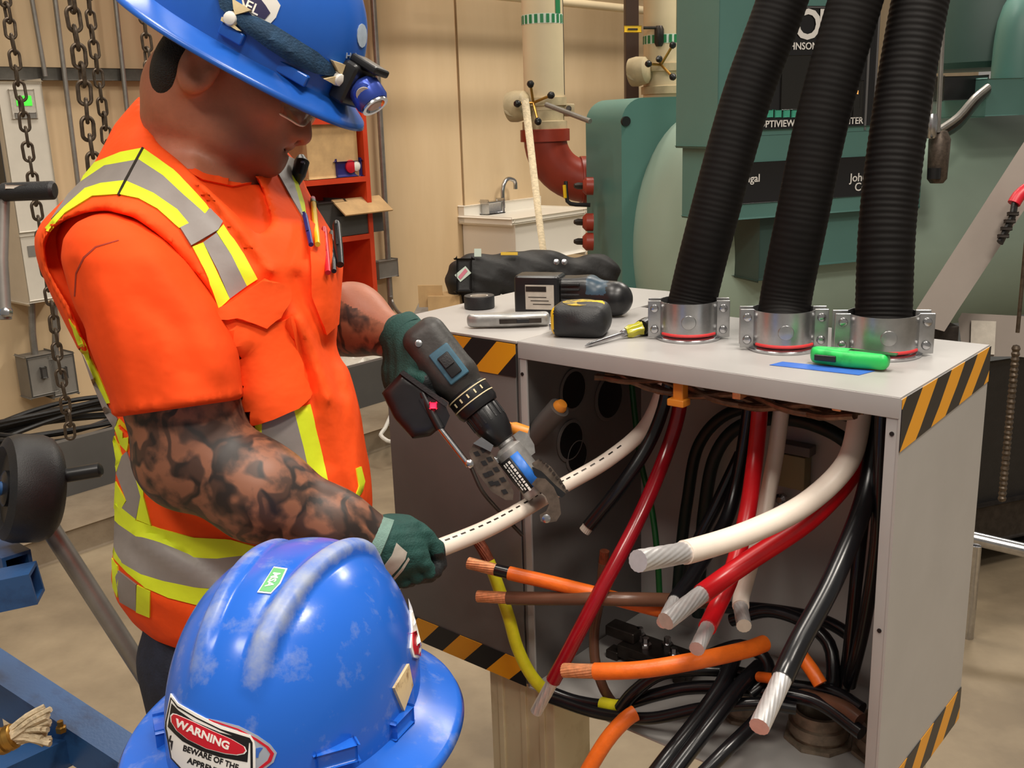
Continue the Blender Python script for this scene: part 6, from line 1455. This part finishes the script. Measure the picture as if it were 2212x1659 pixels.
def valve(c, r_, label, mirror=1):
    t = thing('butterfly_valve', label, 'valve', c - UP * .1)
    MB().lathe(c - UP * .09, UP, [(r_ * .9, 0), (r_ * 1.12, .0), (r_ * 1.12, .045), (r_ * .98, .05), (r_ * .98, .13), (r_ * 1.12, .135), (r_ * 1.12, .18), (r_ * .9, .18)], 32).build('body', 'valve_cream', t)
    g0 = c - _r * (r_ * 1.35) - _f * (r_ * .5) + UP * .02
    gx = MB().lathe(g0 - _r * .05, _r * .8 - _f * .45, [(.055, 0), (.085, .01), (.09, .05), (.08, .11), (.05, .13)], 22).build('gear_case', 'valve_cream', t)
    MB().lathe(g0 - _f * .06 - _r * .03 - UP * .02, -_f, [(.05, 0), (.052, .02), (.03, .03)], 18).build('gear_cover', 'valve_cream', gx)
    for sx_ in (-1, 1):
        q = c + _r * (r_ * 1.2 * sx_) + UP * .02; MB().box(q, _r * .035, _f * .03, UP * .03, .008).build('clamp_ear', 'valve_cream', t); MB().lathe(q - _f * .03, -_f, [(.016, -.07), (.016, .012), (.008, .014)], 10).build('clamp_bolt', 'dark_steel', t)
    return t
def ball_handle(t, c, e_, m='brass'):
    MB().tube([c, e_], .008, 8).build('handle_rod', m, t); d_ = (e_ - c).normalized(); MB().lathe(e_ - d_ * .02, d_, [(0, 0), (.014, .004), (.021, .018), (.021, .026), (.014, .038), (0, .042)], 16).build('handle_knob', 'black_plastic', t)
v1 = valve(pp + UP * -.02, p1r, 'cream gear operated valve on top of the red elbow')
vc = D(1152, 222, P1D - .16)
for (x, y) in ((1146, 182), (1190, 206), (1162, 262), (1118, 224)): ball_handle(v1, vc, D(x, y, P1D - .22))
# red elbow under it
ec = pp - UP * .16; el = thing('pipe_elbow', 'red grooved pipe elbow leading into the green chiller', 'pipe', ec - UP * .3)
epts = []
for k in range(13):
    a_ = math.pi / 2 * k / 12; epts.append(ec + Vector((.26, .02, 0)) * (1 - math.cos(a_)) - UP * (.26 * math.sin(a_)))
epts = [ec + UP * .05] + epts + [epts[-1] + Vector((.12, .01, 0))]
MB().tube(epts, p1r * 1.08, 30).build('bend', 'pipe_red', el)
MB().lathe(ec + UP * .0, UP, [(p1r, -.02), (p1r * 1.24, -.018), (p1r * 1.24, .05), (p1r, .055)], 30).build('coupling', 'pipe_red', el)
dE = Vector((1, .08, 0)).normalized(); MB().lathe(epts[-3], dE, [(p1r, -.02), (p1r * 1.24, -.018), (p1r * 1.24, .06), (p1r, .065)], 30).build('coupling', 'pipe_red', el)
for k in range(5): MB().lathe(epts[-1] + UP * (.10 - .05 * k) + dE * .02 - Vector((0, .12, 0)), dE, [(.018, -.05), (.018, .05)], 8).build('stud', 'dark_steel', el)
tag(MB().tube(spline([D(1222, 392, 5.9), D(1224, 425, 5.9), D(1232, 440, 5.9), D(1275, 443, 5.9)], .03), .012, 10).build('drain_pipe', 'black_plastic'), 'black drain pipe with yellow tape below the red elbow', 'pipe')
tag(MB().tube([D(1219, 400, 5.86), D(1221, 428, 5.86)], .010, 8).build('gas_hose', 'yellow_plastic'), 'short yellow hose beside the black drain pipe', 'hose')
for i, (y, lb) in enumerate(((402, 'upper red flange bolt cluster by the chiller end box'), (480, 'middle red flange bolt cluster by the chiller end box'), (522, 'lowest red flange bolt cluster by the chiller end box'))):
    c = D(1266, y, 5.75); t = thing('flange_bolts', lb, 'bolts', c)
    MB().lathe(c, -_r, [(.05, -.04), (.05, .0), (.03, .02)], 18).build('red_boss', 'pipe_red', t); MB().lathe(c - _r * .02, -_r - _f * .3, [(.02, 0), (.02, .03), (.012, .05)], 6).build('bolt', 'dark_steel', t)
pipe([Vector((D(1212, 100, 6.3).x, D(1212, 100, 6.3).y, 3.8)), D(1214, 205, 6.3)], .018, 'strut_grey', 'thin dark pipe beside the large cream pipe')
# second pipe
P2D = 6.4; q2 = D(1432, 160, P2D); p2r = .122
pt2 = thing('water_pipe', 'large cream vertical pipe with a yellow tag behind the green end box', 'pipe', q2)
MB().tube([Vector((q2.x, q2.y, 3.8)), q2 - UP * .5], p2r, 36).build('pipe', 'pipe_cream', pt2)
z1_, z0_ = D(1432, 78, P2D).z, D(1432, 97, P2D).z
MB().lathe(Vector((q2.x, q2.y, z0_)), UP, [(p2r + .001, 0), (p2r + .001, z1_ - z0_)], 36).build('label_band', 'label_pale', pt2); band(pt2, q2, p2r + .003, z0_ + .003, z1_ - .003, 22)
lv_ = []
for t_ in (-1.0, -.83, -.66):
    v_ = Vector((math.cos(t_), math.sin(t_), 0)); lv_ += [Vector((q2.x, q2.y, z1_)) + v_ * (p2r + .003), Vector((q2.x, q2.y, z1_ + .4)) + v_ * (p2r + .003)]
new_obj('label_strip', lv_, [(0, 2, 3, 1), (2, 4, 5, 3)], 'label_pale', pt2)
v2_ = valve(q2 - UP * .03, p2r, 'cream gear operated valve under the yellow tagged pipe')
vc = D(1428, 140, P2D - .17)
for (x, y) in ((1453, 98), (1424, 128), (1453, 166), (1401, 138)): ball_handle(v2_, vc, D(x, y, P2D - .22))
cp = D(1425, 55, P2D - .16); tag(MB().tube([Vector((cp.x, cp.y, 3.6)), cp], .017, 12).build('copper_tube', 'copper_pipe'), 'copper tube running down the yellow tagged pipe', 'tube')
bv = thing('ball_valve', 'small brass ball valve with a yellow tag', 'valve', D(1424, 75, P2D - .16)); MB().lathe(D(1424, 78, P2D - .16), UP, [(.02, -.06), (.03, -.04), (.03, .04), (.02, .06)], 14).build('body', 'dark_steel', bv); MB().tube([D(1422, 60, P2D - .18), D(1390, 60, P2D - .18)], .009, 8).build('handle', 'dark_steel', bv); MB().box(D(1367, 63, P2D - .19), _r * .052, _u * .019, _f * .004, .003).build('tag_plate', 'yellow_plastic', bv); MB().box(D(1367, 63, P2D - .196), _r * .03, _u * .005, _f * .002).build('tag_print', 'dark_steel', bv, False)
q3 = D(1364, 215, 6.7); tag(MB().box(Vector((q3.x, q3.y, 2.0)), (.042, 0, 0), (0, .06, 0), UP * 1.9, .006).build('steel_column', 'strut_dark' if 'strut_dark' in MATS else (mat('strut_dark', (74, 54, 44), .6) and 'strut_dark')), 'dark brown steel column behind the chiller end box', 'column')
hz0 = WL(1200, 3, .5); hz1 = hz0 + G_ * 6
tag(MB().tube([hz0 - G_ * 1.5, hz1], .035, 14).build('overhead_pipe', 'pipe_cream'), 'cream horizontal pipe along the top of the wall', 'pipe')
tag(MB().tube([WP(-4, 3.12, .55), WP(9, 3.12, .55)], .11, 18).build('overhead_pipe', 'pipe_cream'), 'thick cream pipe running along the wall above the strut', 'pipe')
tag(MB().tube([WP(-4, 3.5, .6), WP(9, 3.5, .6)], .07, 18).build('overhead_pipe', 'pipe_cream'), 'thin cream pipe running along the wall above the thick pipe', 'pipe')
tag(MB().box(WP(4, 4.05, .35), G_ * 9, E_ * .16, UP * .03).build('cable_tray', 'conduit_grey', None, False), 'grey cable tray running along the wall above the pipes', 'cable tray')
# strap hanging from the valve
tag(MB().tube(spline([D(1134, 214, 5.7), D(1142, 280, 5.6), D(1156, 400, 5.2), D(1172, 530, 4.6), D(1182, 585, 4.2)], .06), [.022 - .012 * k / 40 for k in range(len(spline([D(1134, 214, 5.7), D(1142, 280, 5.6), D(1156, 400, 5.2), D(1172, 530, 4.6), D(1182, 585, 4.2)], .06)))], 8, True, flat=.4).build('webbing_strap', 'rope_cream'), 'cream webbing strap hanging down from the valve', 'strap')
tag(MB().tube([D(1180, 226, 5.75), D(1275, 262, 5.5)], .014, 10).build('sensor_tube', 'conduit_grey'), 'pale grey tube between the valve and the green end box', 'tube')

# ================================================================== green chiller
ca = math.radians(20); AX = Vector((math.cos(ca), math.sin(ca), 0)); NX = Vector((math.sin(ca), -math.cos(ca), 0))
CO = D(1720, 300, 4.7)
def CH(x, y, off): return PL(x, y, CO + NX * off, NX)
chl = thing('chiller', 'large sea green water chiller with a black control panel', 'chiller', Vector((CO.x, CO.y + .8, .16)))
# shell with dished end
sr = .74; sc = CH(1545, 300, -.85); sc.z = .89
prof = [(0.02, -.43)] + [(sr * math.sin(t_), -.43 * math.cos(t_)) for t_ in [math.pi / 2 * k / 14 for k in range(1, 14)]] + [(sr, 0), (sr, 4.2)]
MB().lathe(sc, AX, prof, 72, UP).build('shell', 'teal_light', chl, True, 0)
# end box with a rounded corner and lifting hole
e0 = CH(1342, 212, -1.0); e1x = CH(1600, 212, -1.0); W_ = (e1x - e0).dot(AX); H_ = e0.z - .2; rr_ = .13
ol = [e0 - UP * H_, e0 + AX * W_ - UP * H_, e0 + AX * W_]
for k in range(9):
    t_ = math.pi / 2 + math.pi / 2 * k / 8; ol.append(e0 + AX * (rr_ + rr_ * math.cos(t_)) - UP * (rr_ - rr_ * math.sin(t_)))
MB().prism(ol, -NX * .46).build('end_box', 'teal', chl, True, 25)
MB().lathe(CH(1352, 262, -.99), NX, [(.026, -.01), (.026, .006)], 20).build('lifting_hole', 'black_ink', chl)
# control panel
def panel(x0, y0, x1, y1, off, depth, m, name, bev=.01):
    a, b = CH(x0, y0, off), CH(x1, y1, off); b0 = CH(x1, y0, off); h = UP * ((a.z - b.z) / 2); wv = AX * ((b0 - a).dot(AX) / 2); c = a + wv - h - NX * (depth / 2); return MB().box(c, wv, NX * (depth / 2), h, bev).build(name, m, chl)
panel(1557, -330, 1910, 300, 0, .35, 'teal', 'panel_cabinet')
panel(1560, 284, 1994, 445, .02, .34, 'teal', 'panel_base')
mat('panel_black', (28, 27, 28), .3); mat('screen_dark', (32, 30, 26), .12); mat('frame_grey', (120, 118, 118), .4, .4); mat('key_green', (70, 168, 140), .5)
panel(1636, 12, 1902, 287, .012, .02, 'frame_grey', 'panel_frame', .004)
pf_ = panel(1641, 17, 1897, 282, .018, .02, 'panel_black', 'panel_face', .004)
panel(1690, 120, 1862, 232, .022, .02, 'screen_dark', 'screen', .003)
for k in range(9): panel(1657 + 18 * k, 238, 1670 + 18 * k, 253, .024, .01, 'key_green', 'soft_key', .002)
panel(1846, 175, 1866, 255, .024, .01, 'screen_dark', 'side_display', .002)
mat('amber_led', (240, 170, 90), .4, emit=.8); panel(1847, 196, 1854, 203, .028, .01, 'amber_led', 'status_light', .001)
panel(1880, 20, 1884, 280, .022, .01, 'frame_grey', 'panel_trim', .001)
def ctext(body, x, y, px, bold, m='white_ink', align='CENTER', off=.024, space=1.0): text_obj('panel_lettering', body, px * 4.7 / F * 1.35, m, chl, CH(x, y, off), AX, UP, align, bold, .0006, space)
ctext('YORK', 1765, 56, 62, .004, space=.79); ctext('BY JOHNSON CONTROLS', 1763, 100, 15, .0006); ctext('OPTIVIEW CONTROL CENTER', 1754, 265, 14.5, .0006)
panel(1600, 352, 1992, 414, .026, .01, 'panel_black', 'name_strip', .002)
ctext('Centrifugal', 1642, 385, 17, .0005, 'white_ink', 'RIGHT', .030); ctext('Chiller', 1612, 403, 17, .0005, 'white_ink', 'RIGHT', .030)
ctext('Johnson', 1836, 385, 19, .0005, 'white_ink', 'LEFT', .030); ctext('Controls', 1846, 405, 19, .0005, 'white_ink', 'LEFT', .030)
# rounded fitting left of the panel and small bracket below it
MB().lathe(CH(1552, 215, -.35), UP, [(.06, -.2), (.075, -.1), (.075, .16), (.05, .22), (0, .24)], 24).build('oil_canister', 'teal', chl)
panel(1640, 440, 1700, 600, -.05, .25, 'teal_dark', 'bracket')
panel(1760, 436, 1900, 560, -.03, .28, 'teal', 'lower_box')
# compressor and upper piping at the right
cq = CH(2130, 130, -.55); MB().lathe(cq + UP * -.05, UP, [(.40, 0), (.44, .03), (.44, .9), (.3, 1.1)], 48).build('compressor_casing', 'teal_dark', chl)
eq = CH(2200, 150, -.05); MB().tube(spline([eq - UP * .05, eq + UP * .1, eq + UP * .26 + AX * .03, eq + UP * .36 + AX * .16, eq + UP * .38 + AX * .5], .05), .125, 28).build('suction_elbow', 'teal', chl)
panel(2132, 170, 2420, 240, .05, .3, 'teal', 'mounting_plate', .006)
panel(2040, 165, 2135, 214, -.02, .2, 'panel_black', 'shadow_gap', .004)
for k, (m_, off) in enumerate((('teal_dark', 0), ('dark_steel', .03), ('conduit_grey', .05))):
    MB().tube(spline([CH(2030, 296 - 8 * k, .06 + off), CH(2070, 272 - 10 * k, .08 + off), CH(2105, 228 - 8 * k, .09 + off), CH(2134, 196 - 4 * k, .06 + off)], .03), .017, 10).build('flexible_lead', m_, chl)
for (x0, x1) in ((2020, 2006), (2036, 2026)): MB().tube([CH(x0 + 6, -60, .2), CH(x1, 286, .2)], .011, 10).build('sight_tube', 'conduit_grey', chl)
MB().lathe(CH(2012, 270, .2), UP, [(.02, -.06), (.026, -.05), (.026, .03), (.02, .05)], 14).build('tube_fitting', 'steel', chl)
MB().lathe(CH(2028, 330, .18), UP, [(.03, -.14), (.045, -.12), (.05, .06), (.03, .10)], 18).build('valve_body', 'tool_dark', chl); MB().lathe(CH(2018, 372, .2), UP, [(.03, -.03), (.03, .02)], 14).build('valve_foot', 'black_plastic', chl)
for sx_ in (.4, 2.6): MB().box(sc + AX * sx_ - UP * .62, AX * .10, NX * .6, UP * .11).build('saddle', 'teal_dark', chl, False)
MB().box(D(2260, 900, 3.9), AX * .62, NX * .25, UP * .34, .02).build('shade_block', 'black_matte', chl)  # black block added to stand in for the shade under the chiller
MB().box(D(2260, 1075, 3.75), AX * .7, NX * .10, UP * .07, .01).build('shade_bar', 'dark_steel', chl)  # dark bar added as floor shading below the black block

# ---- things at the right edge
gl = slab([(1962, 695), (2212, 306), (2300, 170), (2390, 190), (2300, 322), (2165, 525), (2068, 672), (2040, 716)], 2.15, 2.27).build('brace_beam', 'beam_grey', None, False); tag(gl, 'wide grey diagonal steel beam leaning behind the enclosure', 'beam')
tag(slab([(2070, 690), (2078, 676), (2196, 682), (2440, 698), (2440, 798), (2196, 770), (2080, 770)], 2.24, 2.34).build('cross_beam', 'beam_grey', None, False), 'grey steel cross beam with a paper label behind the enclosure', 'beam')
tag(slab([(2098, 692), (2152, 694), (2148, 766), (2096, 764)], 2.232, 2.238).build('paper_label', 'label_paper', None, False), 'white paper label stuck on the grey cross beam', 'label')
for i, (px_, py_, lb) in enumerate(((2420, 760, 'dark steel upright carrying the free end of the grey cross beam'), (2030, 700, 'dark steel upright under the foot of the diagonal grey beam'))):
    q = D(px_, py_, 2.29 if i == 0 else 2.21); tag(MB().box(Vector((q.x, q.y, q.z / 2)), (.03, 0, 0), (0, .03, 0), UP * (q.z / 2), .003).build('beam_post', 'dark_steel'), lb, 'post')
hk = thing('ratchet_strap', 'black hoist strap with a red hook at the grey beam', 'strap', D(2180, 480, 2.1)); MB().tube(spline([D(2218, 408, 2.1), D(2200, 424, 2.1), D(2190, 440, 2.1)], .01), .013, 12).build('red_hook', 'red_ink', hk)
MB().tube(spline([D(2192, 440, 2.1), D(2186, 470, 2.1), D(2172, 500, 2.1), D(2160, 524, 2.1)], .008), .012, 12, True, flat=.5).build('strap', 'black_matte', hk)
for k in range(4): MB().box(D(2188 - 7 * k, 462 + 16 * k, 2.09), _r * .010, _u * .003, _f * .004, .001).build('buckle', 'dark_steel', hk)
# bead chain
p0 = D(2196, 740, 2.0); bch = thing('pull_chain', 'dull steel pull chain hanging from the cross beam', 'chain', p0 - UP * .62)
lm = None
for k in range(30):
    c = p0 - UP * (.012 + .0108 * k * 1.0) * 1.0
    if lm is None:
        o = MB().lathe(Vector((0, 0, 0)), UP, [(0, -.008), (.006, -.006), (.0085, 0), (.006, .006), (0, .008)], 10).build('bead', 'chain_steel', bch); lm = o.data
        for v in lm.vertices: v.co += Vector(bch['_w'])
    else: o = bpy.data.objects.new('bead', lm); COL.objects.link(o); o.parent = bch; o['_w'] = (0, 0, 0)
    o.location = c - Vector(bch['_w']); o.rotation_euler = (0, .2 * (k % 2), .5 * k)
MB().tube([p0 + UP * .02, p0 + UP * .9], .004, 8).build('cord', 'chain_steel', bch)
a, b = ZP(2080, 1195, .12), ZP(2420, 1290, .12); tag(MB().tube([D(2092, 1160, 3.1), D(2290, 1206, 3.0)], .022, 18).build('chrome_rail', 'steel'), 'shiny metal rail low behind the enclosure', 'rail')
for i, x in enumerate((2110, 2270)):
    q = D(x, 1165 if i == 0 else 1200, 3.08); tag(MB().tube([Vector((q.x, q.y, .0)), q - UP * .02], .016, 12).build('rail_post', 'steel'), ('short post carrying the shiny rail beside the enclosure', 'short post carrying the far end of the shiny rail')[i], 'post')
for o in list(bpy.data.objects):
    if '_w' in o: del o['_w']
